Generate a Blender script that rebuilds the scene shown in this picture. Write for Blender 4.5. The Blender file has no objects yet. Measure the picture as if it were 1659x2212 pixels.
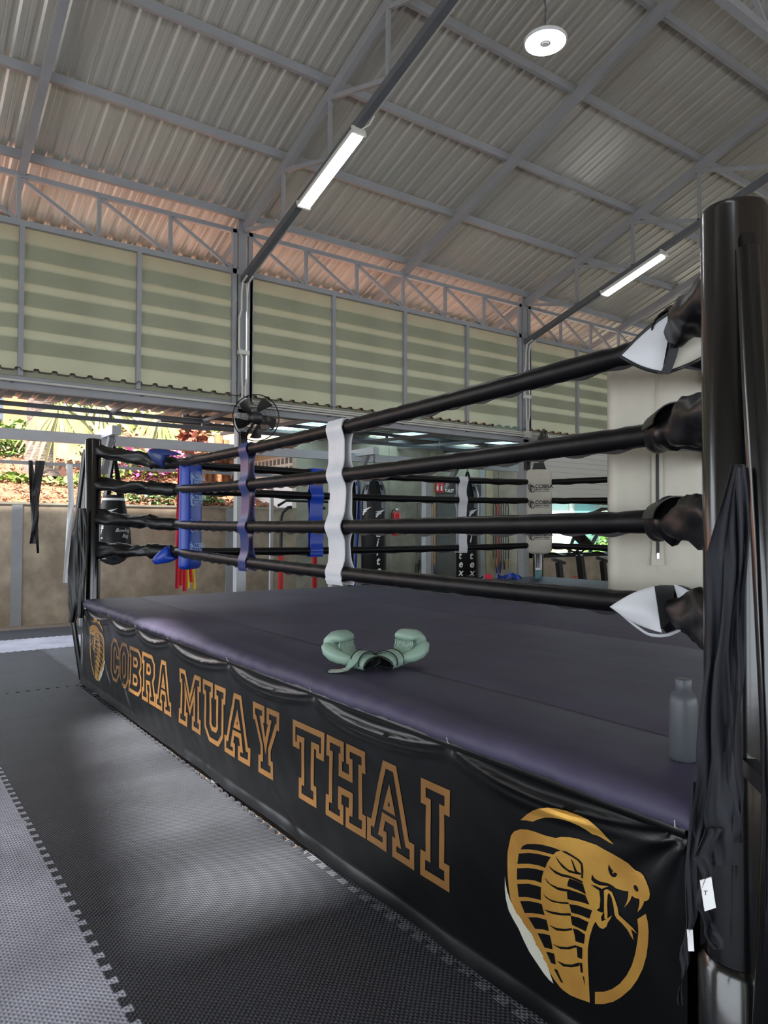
import bpy, bmesh, math, random
from mathutils import Vector, Matrix
random.seed(7)
SC = bpy.context.scene
COL = SC.collection

# ------------------------------------------------------------------ camera
CAM_POS = Vector((7.7655, -1.8283, 1.6)); YAW, PITCH, ROLL, FOC = 2.5195, .0231, .0029, 1552.1
_fw = Vector((math.cos(YAW)*math.cos(PITCH), math.sin(YAW)*math.cos(PITCH), math.sin(PITCH)))
_r = Vector((math.sin(YAW), -math.cos(YAW), 0)); _u = _r.cross(_fw)
CR = _r*math.cos(ROLL) + _u*math.sin(ROLL); CU = -_r*math.sin(ROLL) + _u*math.cos(ROLL)
cam = bpy.data.cameras.new('camera'); camo = bpy.data.objects.new('camera', cam); COL.objects.link(camo)
cam.sensor_fit = 'VERTICAL'; cam.sensor_height = 36.0; cam.lens = 36.0*FOC/2212.0
cam.clip_start = .02; cam.clip_end = 300
camo.matrix_world = Matrix(((CR.x, CU.x, -_fw.x, CAM_POS.x), (CR.y, CU.y, -_fw.y, CAM_POS.y), (CR.z, CU.z, -_fw.z, CAM_POS.z), (0, 0, 0, 1)))
SC.camera = camo

# ------------------------------------------------------------------ sky, sun, exposure
w = bpy.data.worlds.new('world'); SC.world = w; w.use_nodes = True
bg = w.node_tree.nodes['Background']
bg.inputs['Color'].default_value = (.86, .93, 1.0, 1); bg.inputs['Strength'].default_value = 3.6
sun = bpy.data.lights.new('sun', 'SUN'); sun.energy = 22.0; sun.angle = math.radians(2.6); sun.color = (1, .95, .86)
suno = bpy.data.objects.new('sun', sun); COL.objects.link(suno)
suno.rotation_euler = Vector((-.55, .50, -.95)).to_track_quat('-Z', 'Y').to_euler()
vs = SC.view_settings
vs.view_transform = 'Standard'; vs.look = 'None'; vs.exposure = 0.55; vs.gamma = 1.0; vs.use_curve_mapping = False

# ------------------------------------------------------------------ helpers
def at(px, py, ax, val):
    """point of the plane (axis ax = val) lying on the sight line of a photograph pixel"""
    d = _fw + CR*((px-829.5)/FOC) - CU*((py-1106)/FOC)
    t = (val-CAM_POS[ax])/d[ax]
    return CAM_POS + d*t

def V(*a): return Vector(a)

class MB:
    def __init__(s): s.v = []; s.f = []
    def add(s, vs, fs):
        o = len(s.v); s.v.extend(tuple(x) for x in vs); s.f.extend(tuple(i+o for i in f) for f in fs); return s
    def box(s, x0, x1, y0, y1, z0, z1):
        return s.add([(x0,y0,z0),(x1,y0,z0),(x1,y1,z0),(x0,y1,z0),(x0,y0,z1),(x1,y0,z1),(x1,y1,z1),(x0,y1,z1)],
                     [(0,3,2,1),(4,5,6,7),(0,1,5,4),(1,2,6,5),(2,3,7,6),(3,0,4,7)])
    def bar(s, p, q, w, h, up=(0,0,1)):
        p, q, up = Vector(p), Vector(q), Vector(up); d = (q-p).normalized()
        sd = d.cross(up)
        if sd.length < 1e-4: sd = d.cross(Vector((1,0,0)))
        sd.normalize(); u2 = sd.cross(d).normalized(); a = sd*w/2; b = u2*h/2
        vs = [p-a-b, p+a-b, p+a+b, p-a+b, q-a-b, q+a-b, q+a+b, q-a+b]
        return s.add(vs, [(0,1,2,3),(7,6,5,4),(0,4,5,1),(1,5,6,2),(2,6,7,3),(3,7,4,0)])
    def tube(s, pts, r, n=8, cap=True, flat=1.0, up=None):
        pts = [Vector(p) for p in pts]; m = len(pts)
        rs = r if isinstance(r, (list, tuple)) else [r]*m
        t0 = (pts[1]-pts[0]).normalized(); ref = Vector(up) if up else (Vector((0,0,1)) if abs(t0.z) < .9 else Vector((1,0,0)))
        a = t0.cross(ref).normalized(); vs = []
        for i, p in enumerate(pts):
            t = (pts[min(i+1,m-1)]-pts[max(i-1,0)]).normalized()
            a = (a - t*a.dot(t)).normalized(); b = t.cross(a)
            for k in range(n):
                an = 2*math.pi*k/n
                vs.append(p + (a*math.cos(an)*flat + b*math.sin(an))*rs[i])
        fs = [(i*n+k, i*n+(k+1)%n, (i+1)*n+(k+1)%n, (i+1)*n+k) for i in range(m-1) for k in range(n)]
        if cap: fs += [tuple(range(n-1,-1,-1)), tuple((m-1)*n+k for k in range(n))]
        return s.add(vs, fs)
    def cyl(s, p, q, r, n=16, r2=None): return s.tube([p, q], [r, r if r2 is None else r2], n)
    def lathe(s, prof, c=(0,0,0), n=24, M=None):
        c = Vector(c); vs = []; m = len(prof)
        for (r, z) in prof:
            for k in range(n):
                a = 2*math.pi*k/n; v = Vector((r*math.cos(a), r*math.sin(a), z))
                vs.append(c + (M @ v if M else v))
        fs = [(i*n+k, i*n+(k+1)%n, (i+1)*n+(k+1)%n, (i+1)*n+k) for i in range(m-1) for k in range(n)]
        if prof[0][0] > 1e-5: fs.append(tuple(range(n-1,-1,-1)))
        if prof[-1][0] > 1e-5: fs.append(tuple((m-1)*n+k for k in range(n)))
        return s.add(vs, fs)
    def grid(s, fn, nu, nv, cu=False):
        vs = [fn(i/(nu if cu else nu), j/nv) for j in range(nv+1) for i in range(nu if cu else nu+1)]
        W = nu if cu else nu+1
        fs = [(j*W+i, j*W+(i+1)%W, (j+1)*W+(i+1)%W, (j+1)*W+i) for j in range(nv) for i in range(nu)]
        return s.add(vs, fs)
    def slab(s, fn, nu, nv, th):
        """curved sheet with thickness; fn(u,v)->(point, normal)"""
        A = [[fn(i/nu, j/nv) for i in range(nu+1)] for j in range(nv+1)]; W = nu+1; N = W*(nv+1)
        vs = [Vector(p)+Vector(n)*th/2 for row in A for p, n in row] + [Vector(p)-Vector(n)*th/2 for row in A for p, n in row]
        fs = []
        for j in range(nv):
            for i in range(nu):
                a, b, c, d = j*W+i, j*W+i+1, (j+1)*W+i+1, (j+1)*W+i
                fs += [(a,b,c,d), (N+d,N+c,N+b,N+a)]
        for i in range(nu): fs += [(i+1,i,N+i,N+i+1), (nv*W+i,nv*W+i+1,N+nv*W+i+1,N+nv*W+i)]
        for j in range(nv): fs += [(j*W,(j+1)*W,N+(j+1)*W,N+j*W), ((j+1)*W+nu,j*W+nu,N+j*W+nu,N+(j+1)*W+nu)]
        return s.add(vs, fs)
    def extrude_poly(s, pts, z0, z1, M=None):
        n = len(pts); f = (lambda v: M @ Vector(v)) if M else Vector
        vs = [f((x,y,z0)) for x,y in pts] + [f((x,y,z1)) for x,y in pts]
        return s.add(vs, [tuple(range(n-1,-1,-1)), tuple(range(n,2*n))] + [(i,(i+1)%n,n+(i+1)%n,n+i) for i in range(n)])
    def mesh(s, name, smooth=None):
        me = bpy.data.meshes.new(name); me.from_pydata(s.v, [], s.f); me.update()
        bm = bmesh.new(); bm.from_mesh(me); bmesh.ops.recalc_face_normals(bm, faces=bm.faces); bm.to_mesh(me); bm.free()
        if smooth:
            me.polygons.foreach_set('use_smooth', [True]*len(me.polygons)); me.set_sharp_from_angle(angle=math.radians(smooth))
        return me
    def build(s, name, mat, parent=None, smooth=None): return obj(name, s.mesh(name, smooth), mat, parent)

def wloc(o):
    return o.matrix_parent_inverse.to_translation()+o.location+(wloc(o.parent) if o.parent else Vector()) if o else Vector()
def obj(name, me, mat, parent=None):
    o = bpy.data.objects.new(name, me); COL.objects.link(o)
    if mat is not None and not me.materials: me.materials.append(mat)
    if parent is not None:
        o.parent = parent; o.matrix_parent_inverse = Matrix.Translation(-wloc(parent))
    return o
def tag(o, label=None, cat=None, group=None, kind=None):
    if label: o['label'] = label
    if cat: o['category'] = cat
    if group: o['group'] = group
    if kind: o['kind'] = kind
    return o
def thing(name, loc, label=None, cat=None, group=None, kind=None, parent=None):
    o = bpy.data.objects.new(name, None); COL.objects.link(o); o.location = loc; o.empty_display_size = .1
    if parent is not None: o.parent = parent; o.matrix_parent_inverse = Matrix.Translation(-wloc(parent))
    return tag(o, label, cat, group, kind)
def copy_tree(o, delta=(0,0,0), parent=None, rot=None):
    c = o.copy(); COL.objects.link(c)
    if parent is not None: c.parent = parent
    else: c.location = o.location + Vector(delta)
    for ch in list(o.children): copy_tree(ch, parent=c)
    return c

def lin(c):
    return tuple(((x/255)/12.92 if x/255 <= .04045 else ((x/255+.055)/1.055)**2.4) for x in c)
def mat(name, c, rough=.6, metal=0.0, var=0.0, vscale=6.0, bump=0.0, bscale=60.0, spec=.5, c2=None, coat=0.0, sheen=0.0, stretch=None, bdist=.002, emit=None):
    m = bpy.data.materials.new(name); m.use_nodes = True; nt = m.node_tree; b = nt.nodes['Principled BSDF']
    L = nt.links.new; c = lin(c)
    b.inputs['Roughness'].default_value = rough; b.inputs['Metallic'].default_value = metal
    b.inputs['Specular IOR Level'].default_value = spec
    if coat: b.inputs['Coat Weight'].default_value = coat; b.inputs['Coat Roughness'].default_value = .12
    if sheen: b.inputs['Sheen Weight'].default_value = sheen
    b.inputs['Base Color'].default_value = (*c, 1)
    if emit: b.inputs['Emission Color'].default_value = (*emit[0], 1); b.inputs['Emission Strength'].default_value = emit[1]
    if var or bump or c2:
        tc = nt.nodes.new('ShaderNodeTexCoord'); mp = nt.nodes.new('ShaderNodeMapping'); L(tc.outputs['Object'], mp.inputs['Vector'])
        if stretch: mp.inputs['Scale'].default_value = stretch
    if var or c2:
        n = nt.nodes.new('ShaderNodeTexNoise'); n.inputs['Scale'].default_value = vscale; n.inputs['Detail'].default_value = 5; n.inputs['Roughness'].default_value = .62
        L(mp.outputs['Vector'], n.inputs['Vector'])
        rp = nt.nodes.new('ShaderNodeValToRGB'); e = rp.color_ramp.elements
        k = lin(c2) if c2 else tuple(x*(1-var) for x in c)
        e[0].position = .35; e[0].color = (*k, 1); e[1].position = .68; e[1].color = (*(c if c2 else tuple(min(1, x*(1+var*.6)) for x in c)), 1)
        L(n.outputs['Fac'], rp.inputs['Fac']); L(rp.outputs['Color'], b.inputs['Base Color'])
    if bump:
        n2 = nt.nodes.new('ShaderNodeTexNoise'); n2.inputs['Scale'].default_value = bscale; n2.inputs['Detail'].default_value = 3
        L(mp.outputs['Vector'], n2.inputs['Vector'])
        bn = nt.nodes.new('ShaderNodeBump'); bn.inputs['Strength'].default_value = bump; bn.inputs['Distance'].default_value = bdist
        L(n2.outputs['Fac'], bn.inputs['Height']); L(bn.outputs['Normal'], b.inputs['Normal'])
    return m
def mat_emit(name, c, s):
    m = bpy.data.materials.new(name); m.use_nodes = True; nt = m.node_tree; nt.nodes.remove(nt.nodes['Principled BSDF'])
    e = nt.nodes.new('ShaderNodeEmission'); e.inputs['Color'].default_value = (*c, 1); e.inputs['Strength'].default_value = s
    nt.links.new(e.outputs[0], nt.nodes['Material Output'].inputs['Surface']); return m
def mat_foam(name, c, dots):
    """EVA foam: raised weave relief and a little dust"""
    m = mat(name, c, rough=.62, var=.22, vscale=2.2, spec=.35); nt = m.node_tree; L = nt.links.new; b = nt.nodes['Principled BSDF']
    tc = [n for n in nt.nodes if n.type == 'TEX_COORD'][0]
    mp = nt.nodes.new('ShaderNodeMapping'); mp.inputs['Rotation'].default_value = (0, 0, math.radians(45)); L(tc.outputs['Object'], mp.inputs['Vector'])
    wv = nt.nodes.new('ShaderNodeTexWave'); wv.inputs['Scale'].default_value = dots; wv.bands_direction = 'X'
    wv2 = nt.nodes.new('ShaderNodeTexWave'); wv2.inputs['Scale'].default_value = dots; wv2.bands_direction = 'Y'
    L(mp.outputs[0], wv.inputs[0]); L(mp.outputs[0], wv2.inputs[0])
    mx = nt.nodes.new('ShaderNodeMath'); mx.operation = 'MULTIPLY'; L(wv.outputs['Fac'], mx.inputs[0]); L(wv2.outputs['Fac'], mx.inputs[1])
    bn = nt.nodes.new('ShaderNodeBump'); bn.inputs['Strength'].default_value = 1.0; bn.inputs['Distance'].default_value = .006
    L(mx.outputs[0], bn.inputs['Height']); L(bn.outputs['Normal'], b.inputs['Normal'])
    return m
def mat_glass(name, c=(1,1,1), rough=0.02):
    m = bpy.data.materials.new(name); m.use_nodes = True; nt = m.node_tree
    tr = nt.nodes.new('ShaderNodeBsdfTransparent'); tr.inputs['Color'].default_value = (*c, 1)
    gl = nt.nodes.new('ShaderNodeBsdfGlossy'); gl.inputs['Roughness'].default_value = rough
    mx = nt.nodes.new('ShaderNodeMixShader'); L = nt.links.new; mx.inputs['Fac'].default_value = .09
    L(tr.outputs[0], mx.inputs[1]); L(gl.outputs[0], mx.inputs[2]); L(mx.outputs[0], nt.nodes['Material Output'].inputs['Surface'])
    return m

def poly_mesh(name, loops, cell=None, mapf=None):
    """flat filled outline (even-odd holes) in 2D -> mesh; cut into cells, then mapped to 3D"""
    cu = bpy.data.curves.new(name, 'CURVE'); cu.dimensions = '2D'; cu.fill_mode = 'BOTH'
    for lp in loops:
        sp = cu.splines.new('POLY'); sp.points.add(len(lp)-1)
        for p, (x, y) in zip(sp.points, lp): p.co = (x, y, 0, 1)
        sp.use_cyclic_u = True
    o = bpy.data.objects.new(name, cu); COL.objects.link(o)
    dg = bpy.context.evaluated_depsgraph_get(); me = bpy.data.meshes.new_from_object(o.evaluated_get(dg))
    bpy.data.objects.remove(o); bpy.data.curves.remove(cu)
    return finish2d(me, name, cell, mapf)
def finish2d(me, name, cell, mapf):
    bm = bmesh.new(); bm.from_mesh(me); bmesh.ops.remove_doubles(bm, verts=bm.verts, dist=1e-5)
    if cell and bm.verts:
        for ax in (0, 1):
            lo = min(v.co[ax] for v in bm.verts); hi = max(v.co[ax] for v in bm.verts); k = math.floor(lo/cell)+1
            while k*cell < hi:
                co = [0,0,0]; co[ax] = k*cell; no = [0,0,0]; no[ax] = 1
                bmesh.ops.bisect_plane(bm, geom=bm.verts[:]+bm.edges[:]+bm.faces[:], plane_co=co, plane_no=no); k += 1
    if mapf:
        for v in bm.verts: v.co = Vector(mapf(v.co.x, v.co.y))
    me2 = bpy.data.meshes.new(name); bm.to_mesh(me2); bm.free(); return me2
_tc = {}
def text_mesh(name, s, size=1.0, shear=0.0, mapf=None, cell=None, bold=0.0, align='LEFT', spacing=1.0):
    cu = bpy.data.curves.new(name, 'FONT'); cu.body = s; cu.size = size; cu.shear = shear; cu.fill_mode = 'BOTH' if hasattr(cu, 'fill_mode') else cu.fill_mode
    cu.offset = bold; cu.align_x = align; cu.resolution_u = 3; cu.space_character = spacing
    o = bpy.data.objects.new(name, cu); COL.objects.link(o)
    dg = bpy.context.evaluated_depsgraph_get(); me = bpy.data.meshes.new_from_object(o.evaluated_get(dg))
    bpy.data.objects.remove(o); bpy.data.curves.remove(cu)
    return finish2d(me, name, cell, mapf)
def inset(poly, t):
    n = len(poly); A = sum(poly[i][0]*poly[(i+1)%n][1]-poly[(i+1)%n][0]*poly[i][1] for i in range(n))
    P = poly if A > 0 else poly[::-1]; out = []
    for i in range(n):
        a, b, c = Vector(P[i-1]), Vector(P[i]), Vector(P[(i+1)%n])
        d1 = (b-a).normalized(); d2 = (c-b).normalized(); n1 = Vector((-d1.y, d1.x)); n2 = Vector((-d2.y, d2.x))
        k = 1+n1.dot(n2); out.append(tuple(b + (n1+n2)*t/max(k, .15)))
    return out
def area(poly):
    n = len(poly); return .5*sum(poly[i][0]*poly[(i+1)%n][1]-poly[(i+1)%n][0]*poly[i][1] for i in range(n))
def lerp(a, b, t): return a+(b-a)*t
def noise1(x, s=0):
    return math.sin(x*1.7+s)*.5+math.sin(x*3.1+s*2.3)*.3+math.sin(x*7.3+s*1.1)*.2

# ------------------------------------------------------------------ materials
STEEL = mat('painted_steel', (146,147,150), .5, .1, var=.08, vscale=3)
STEEL_D = mat('dark_painted_steel', (98,100,104), .5, .25, var=.1)
STEEL_W = mat('pale_painted_steel', (186,188,192), .45, .1, var=.06)
ROOF = mat('aluzinc_sheet', (196,193,184), .34, .45, var=.1, vscale=2.5, stretch=(.25, 6, 1), bump=.25, bscale=9, bdist=.004)
LOUV = mat('louvre_sheet', (150,152,130), .55, 0, var=.1, vscale=1.6)
def translucent(m, c, f):
    nt = m.node_tree; b = nt.nodes['Principled BSDF']; t = nt.nodes.new('ShaderNodeBsdfTranslucent'); t.inputs['Color'].default_value = (*lin(c), 1)
    mx = nt.nodes.new('ShaderNodeMixShader'); mx.inputs['Fac'].default_value = f
    nt.links.new(b.outputs[0], mx.inputs[1]); nt.links.new(t.outputs[0], mx.inputs[2]); nt.links.new(mx.outputs[0], nt.nodes['Material Output'].inputs['Surface']); return m
LOUV_T = translucent(mat('louvre_blade_sheet', (150,152,130), .55, 0, var=.1, vscale=1.6), (200,206,176), .16)
CONC = mat('concrete', (180,164,144), .85, 0, c2=(138,124,106), vscale=2.3, bump=.35, bscale=14)
CONC_G = mat('concrete_grey', (170,165,150), .85, 0, c2=(132,129,117), vscale=1.7, bump=.3, bscale=14)
WHITEP = mat('white_paint', (222,222,222), .6, 0, var=.05)
PVC = mat('white_pvc', (200,198,190), .4)
RUBBER = mat('black_rubber', (26,26,28), .55)
BLACK_M = mat('black_gloss_paint', (9,9,11), .2, .0, var=.3, vscale=9, bump=.15, bscale=35, coat=.5)
SLAB = mat('slab', (104,90,80), .9, 0, var=.2, vscale=8)
FOAM_D = mat_foam('foam_dark', (48,50,58), 20)
FOAM_M = mat_foam('foam_mid', (92,93,100), 20)
FOAM_L = mat_foam('foam_light', (172,173,188), 18)
CANVAS = mat('ring_canvas', (71,66,88), .58, 0, var=.2, vscale=1.7, bump=.4, bscale=5, bdist=.012, spec=.3)
VINYL = mat('banner_vinyl', (7,7,9), .28, 0, spec=.32, var=.4, vscale=4, bump=.12, bscale=12, bdist=.003)
GOLD = mat('gold_foil', (166,120,70), .3, .6, var=.2, vscale=1.8)
GOLD_E = mat('bright_gold_foil', (224,174,82), .28, .55, c2=(188,134,66), vscale=2.6)
SILVER = mat('silver_foil', (225,222,205), .3, .5)
SLEEVE = mat('rope_sleeve_vinyl', (7,7,9), .4, 0, spec=.22, bump=.3, bscale=40, bdist=.003)
FABRIC_K = mat('black_fabric', (10,10,12), .38, 0, var=.2, bump=.3, bscale=60)
BLUE_V = mat('blue_vinyl', (20,62,172), .33, 0, var=.12, vscale=5, bump=.12, bscale=14)
NAVY_V = mat('navy_strap_vinyl', (34,52,112), .35, 0, var=.2, vscale=8)
WHITE_V = mat('white_vinyl', (200,201,206), .42, 0, var=.05, vscale=7, bump=.15, bscale=12, bdist=.004)
CREAM_V = mat('cream_vinyl', (172,166,152), .45, 0, var=.1, vscale=5, bump=.3, bscale=9, bdist=.008)
RED = mat('red_paint', (196,30,36), .4)
PRINT_W = mat('white_print', (235,235,235), .5)
PRINT_K = mat('black_print', (18,18,20), .5)
PRINT_LB = mat('pale_blue_print', (168,196,240), .5)
CHROME = mat('chrome', (200,200,205), .2, 1.0)
# ================================================================== FLOOR
fl = MB(); fl.box(-5.6, 16, -9, 19, -.2, -.022)
floor = tag(fl.build('floor', SLAB), 'concrete floor slab covered with interlocking foam mats', kind='structure')
def teeth(a, b, n, d, flip, flat=False):
    """jigsaw edge from a to b: dovetail tabs"""
    a, b = Vector(a), Vector(b); e = b-a; L = e.length; t = e/L; nrm = Vector((-t.y, t.x))*flip; out = []
    if flat: return [tuple(a)]
    pd = L/n
    for i in range(n):
        s = i*pd
        for f, k in ((0,-1),(.22,-1),(.15,1),(.64,1),(.57,-1)):
            out.append(tuple(a+t*(s+f*pd)+nrm*d*k if f or i else a+nrm*0))
    return out
def foam_tile(x0, x1, y0, y1, m, name='foam_tile'):
    per = .0915; nx = max(3, round((x1-x0)/per)); ny = max(3, round((y1-y0)/per)); d = .0165
    # shared edges are generated in the same direction so neighbours interlock
    e1 = teeth((x0,y0), (x1,y0), nx, d, 1); e2 = teeth((x1,y0), (x1,y1), ny, d, 1)
    e3 = teeth((x0,y1), (x1,y1), nx, d, 1); e4 = teeth((x0,y0), (x0,y1), ny, d, 1)
    pts = e1 + e2 + [(x1,y1)] + e3[:0:-1] + [(x0,y1)] + e4[:0:-1]
    cx, cy = (x0+x1)/2, (y0+y1)/2; k = .9986
    pts = [(cx+(x-cx)*k, cy+(y-cy)*k) for x, y in pts]
    mb = MB(); mb.extrude_poly(pts, -.0215, -random.random()*.0012)
    return mb.build(name, m, floor)
XS = [-2.58, -1.27, -.01, 1.05, 2.24, 3.43, 4.62, 5.81, 7.0, 8.19, 9.38]
for i in range(len(XS)-1):
    foam_tile(XS[i], XS[i+1], -1.1, -.054 if XS[i] > -.5 else .05, FOAM_D)
    if XS[i] > 4.5: foam_tile(XS[i], XS[i+1], -.054, 1.1, FOAM_M)
    for y in (-2.29, -3.48):
        foam_tile(XS[i], XS[i+1], y, y+1.19, FOAM_L if XS[i] > -.2 else FOAM_D)
for i in range(2):
    for y in (.05, 1.24): foam_tile(XS[i], XS[i+1], y, y+1.19, FOAM_M)
for y in (-3.48, -2.29, -1.1, .05, 1.24): foam_tile(-3.68, -2.58, y, y+1.19 if y != -1.1 else .05, FOAM_L)
for y in (-3.48, -2.29, -1.1, .05, 1.24): foam_tile(-4.75, -3.68, y, y+1.19 if y != -1.1 else .05, FOAM_D)

# ================================================================== ROOF
SL = .334
def zr(x): return 5.81+SL*(x+1.4) if x < 5.9 else 5.81+SL*(11.8-x+1.4)
ceiling = thing('ceiling', (2, 2, 6.5), 'grey corrugated metal roof on steel purlins and rafters', kind='structure')
PERIOD, NR = .2, 5
def sheet_mesh(xa, xb, NR=NR):
    mb = MB(); prof = []
    for k in range(NR):
        o = k*PERIOD
        prof += [(o, 0), (o+.04, 0), (o+.05, .004), (o+.06, 0), (o+.095, 0), (o+.12, .02), (o+.155, .02), (o+.18, 0)]
    prof.append((NR*PERIOD+.02, 0)); n = len(prof); nx = 6
    vs = []
    for j in range(nx+1):
        x = lerp(xa, xb, j/nx)
        vs += [(x, y, zr(x)+.185+z+.003*math.sin(j*2.1+y*3)) for y, z in prof]
    mb.add(vs, [(j*n+i, j*n+i+1, (j+1)*n+i+1, (j+1)*n+i) for j in range(nx) for i in range(n-1)])
    return mb.mesh('roof_sheet')
shA, shB = sheet_mesh(-3.5, 5.9), sheet_mesh(5.9, 14.8)
for k in range(-9, 20):
    for me in (shA, shB):
        if k == -5 and me is shB: continue
        o = obj('roof_sheet', me, ROOF, ceiling); o.location = (0, k*PERIOD*NR+.1, 0)
ADDED_CLEAR = mat_glass('added_clear_sheet', (.9,.92,.9), .1)  # unseen clear sheet, added so a patch of sun reaches the floor
for xa, xb, m, y, nr in ((5.9, 14.8, ROOF, -4.9, 1), (5.9, 6.3, ROOF, -4.7, 4), (6.3, 9.2, ADDED_CLEAR, -4.7, 4), (9.2, 14.8, ROOF, -4.7, 4)):
    o = obj('roof_sheet', sheet_mesh(xa, xb, nr), m, ceiling); o.location = (0, y, 0)
me = None
for x in [-3.3, -2.52] + [-1.4+1.125*k for k in range(7)] + [7.4, 8.6, 9.8, 11, 12.2, 13.2]:
    mb = MB(); mb.box(x-.026, x+.026, -8.5, 19, zr(x)+.065, zr(x)+.165); mb.build('purlin', STEEL, ceiling)
for y in [-.43+2.82*k for k in range(-3, 8)]:
    mb = MB(); mb.bar((-3.4, y, zr(-3.4)), (5.9, y, zr(5.9)), .075, .13); mb.bar((5.9, y, zr(5.9)), (14.5, y, zr(14.5)), .075, .13)
    mb.build('rafter', STEEL, ceiling)
def ch(x): return 5.07+.30*(x+1.4)
for y in (-3.28, 2.36, 8.0, 13.64):
    t = thing('roof_truss', (0, y, 5), parent=ceiling)
    mb = MB(); mb.bar((-1.45, y, ch(-1.45)), (5.9, y, ch(5.9)), .085, .085); mb.build('bottom_chord', STEEL_D, t)
    nodes = [-1.4+1.125*k for k in range(7)]
    for i in range(1, 7):
        mb = MB(); mb.bar((nodes[i], y, zr(nodes[i])-.05), (nodes[i], y, ch(nodes[i])), .035, .05, (1,0,0)); mb.build('vertical_member', STEEL, t)
        mb = MB(); mb.bar((nodes[i-1]+.03, y, zr(nodes[i-1])-.08), (nodes[i], y, ch(nodes[i])+.05), .035, .05); mb.build('diagonal_member', STEEL, t)
    mb = MB(); mb.bar((-1.4, y+.07, ch(-1.4)+.0), (5.9, y+.07, ch(5.9)+.0), .028, .028)
    for k in range(16):
        x = -1.2+k*.45; mb.bar((x, y+.068, ch(x)), (x+.03, y+.068, ch(x+.03)), .036, .036)
    mb.build('wire_conduit', PVC, t)
# long truss hanging along the ridge side
t = thing('ridge_truss', (4.5, 4, 6.2), parent=ceiling)
mb = MB(); mb.box(4.46, 4.54, -8, 19, 6.16, 6.24); mb.build('bottom_chord', STEEL, t)
mb = MB(); mb.box(4.46, 4.54, -8, 19, 7.0, 7.07); mb.build('top_chord', STEEL, t)
for k in range(-5, 12):
    y = 3.95+.94*k*1.0
    mb = MB(); mb.bar((4.5, y, 6.2), (4.5, y, 7.05), .04, .04, (1,0,0)); mb.build('vertical_member', STEEL, t)
    mb = MB(); mb.bar((4.5, y, 7.03), (4.5, y+.94, 6.22), .04, .04, (1,0,0)); mb.build('diagonal_member', STEEL, t)

# ================================================================== LOUVRE WALL (x = -1.5)
WX = -1.5
wall = thing('wall_left', (WX, 3, 0), 'louvred upper side wall between steel columns above the open side', kind='structure')
ZB, ZT = 3.39, 5.13
def louvre_blade(y0, y1, z):
    mb = MB(); e = .004
    p, q = (WX-.060, z+.465), (WX-.008, z)
    mb.add([(p[0], y0, p[1]), (p[0], y1, p[1]), (q[0], y1, q[1]), (q[0], y0, q[1])], [(0,1,2,3)])
    return mb.mesh('louvre_blade')
bays = []
for c0 in (-3.28, 2.36, 8.0): bays += [(c0+.14+1.36*k, c0+.14+1.36*(k+1)-.0) for k in range(4)]
bl = louvre_blade(-.02, 1.38, 0)
for (y0, y1) in bays:
    if y1 < -2.5: continue
    p = thing('louvre_bay', (WX, y0, ZB), parent=wall)
    for k in range(6):
        o = obj('louvre_blade', bl, LOUV_T, p); o.location = (0, y0, ZB-.02+k*.278)
    mb = MB(); mb.box(WX-.03, WX+.03, y0-.028, y0+.028, ZB-.02, ZT); mb.build('mullion', STEEL, p)
for y in (-3.28, 2.36, 8.0, 13.64):
    p = thing('wall_column', (WX, y, 0), parent=wall)
    mb = MB(); mb.box(WX-.07, WX+.05, y-.07, y+.07, 0, 3.25); mb.build('column_shaft', STEEL_W if y == 2.36 else STEEL, p)
    mb = MB(); mb.box(WX-.07, WX+.02, y-.06, y+.06, 3.25, 5.9); mb.build('upper_shaft', STEEL, p)
    for s in (-.12, .12):
        mb = MB(); mb.box(WX-.03, WX+.03, y+s-.03, y+s+.03, ZB-.1, 5.75); mb.build('side_post', STEEL, p)
# eave truss
p = thing('eave_truss', (WX, 3, 5.1), parent=wall)
mb = MB(); mb.box(WX-.03, WX+.03, -8, 19, 5.70, 5.76); mb.build('top_chord', STEEL, p)
mb = MB(); mb.box(WX-.03, WX+.03, -8, 19, 5.13, 5.20); mb.build('bottom_chord', STEEL, p)
for c0 in (-8.92, -3.28, 2.36, 8.0, 13.64):
    ys = [c0+.12+.9*k for k in range(7)]
    for i, y in enumerate(ys):
        if y > 18: continue
        mb = MB(); mb.bar((WX, y, 5.2), (WX, y, 5.7), .045, .045, (1,0,0)); mb.build('vertical_member', STEEL, p)
        if i < 6: mb = MB(); mb.bar((WX, y+.03, 5.69), (WX, ys[i+1]-.03, 5.2), .04, .04, (1,0,0)); mb.build('diagonal_member', STEEL, p)
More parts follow.
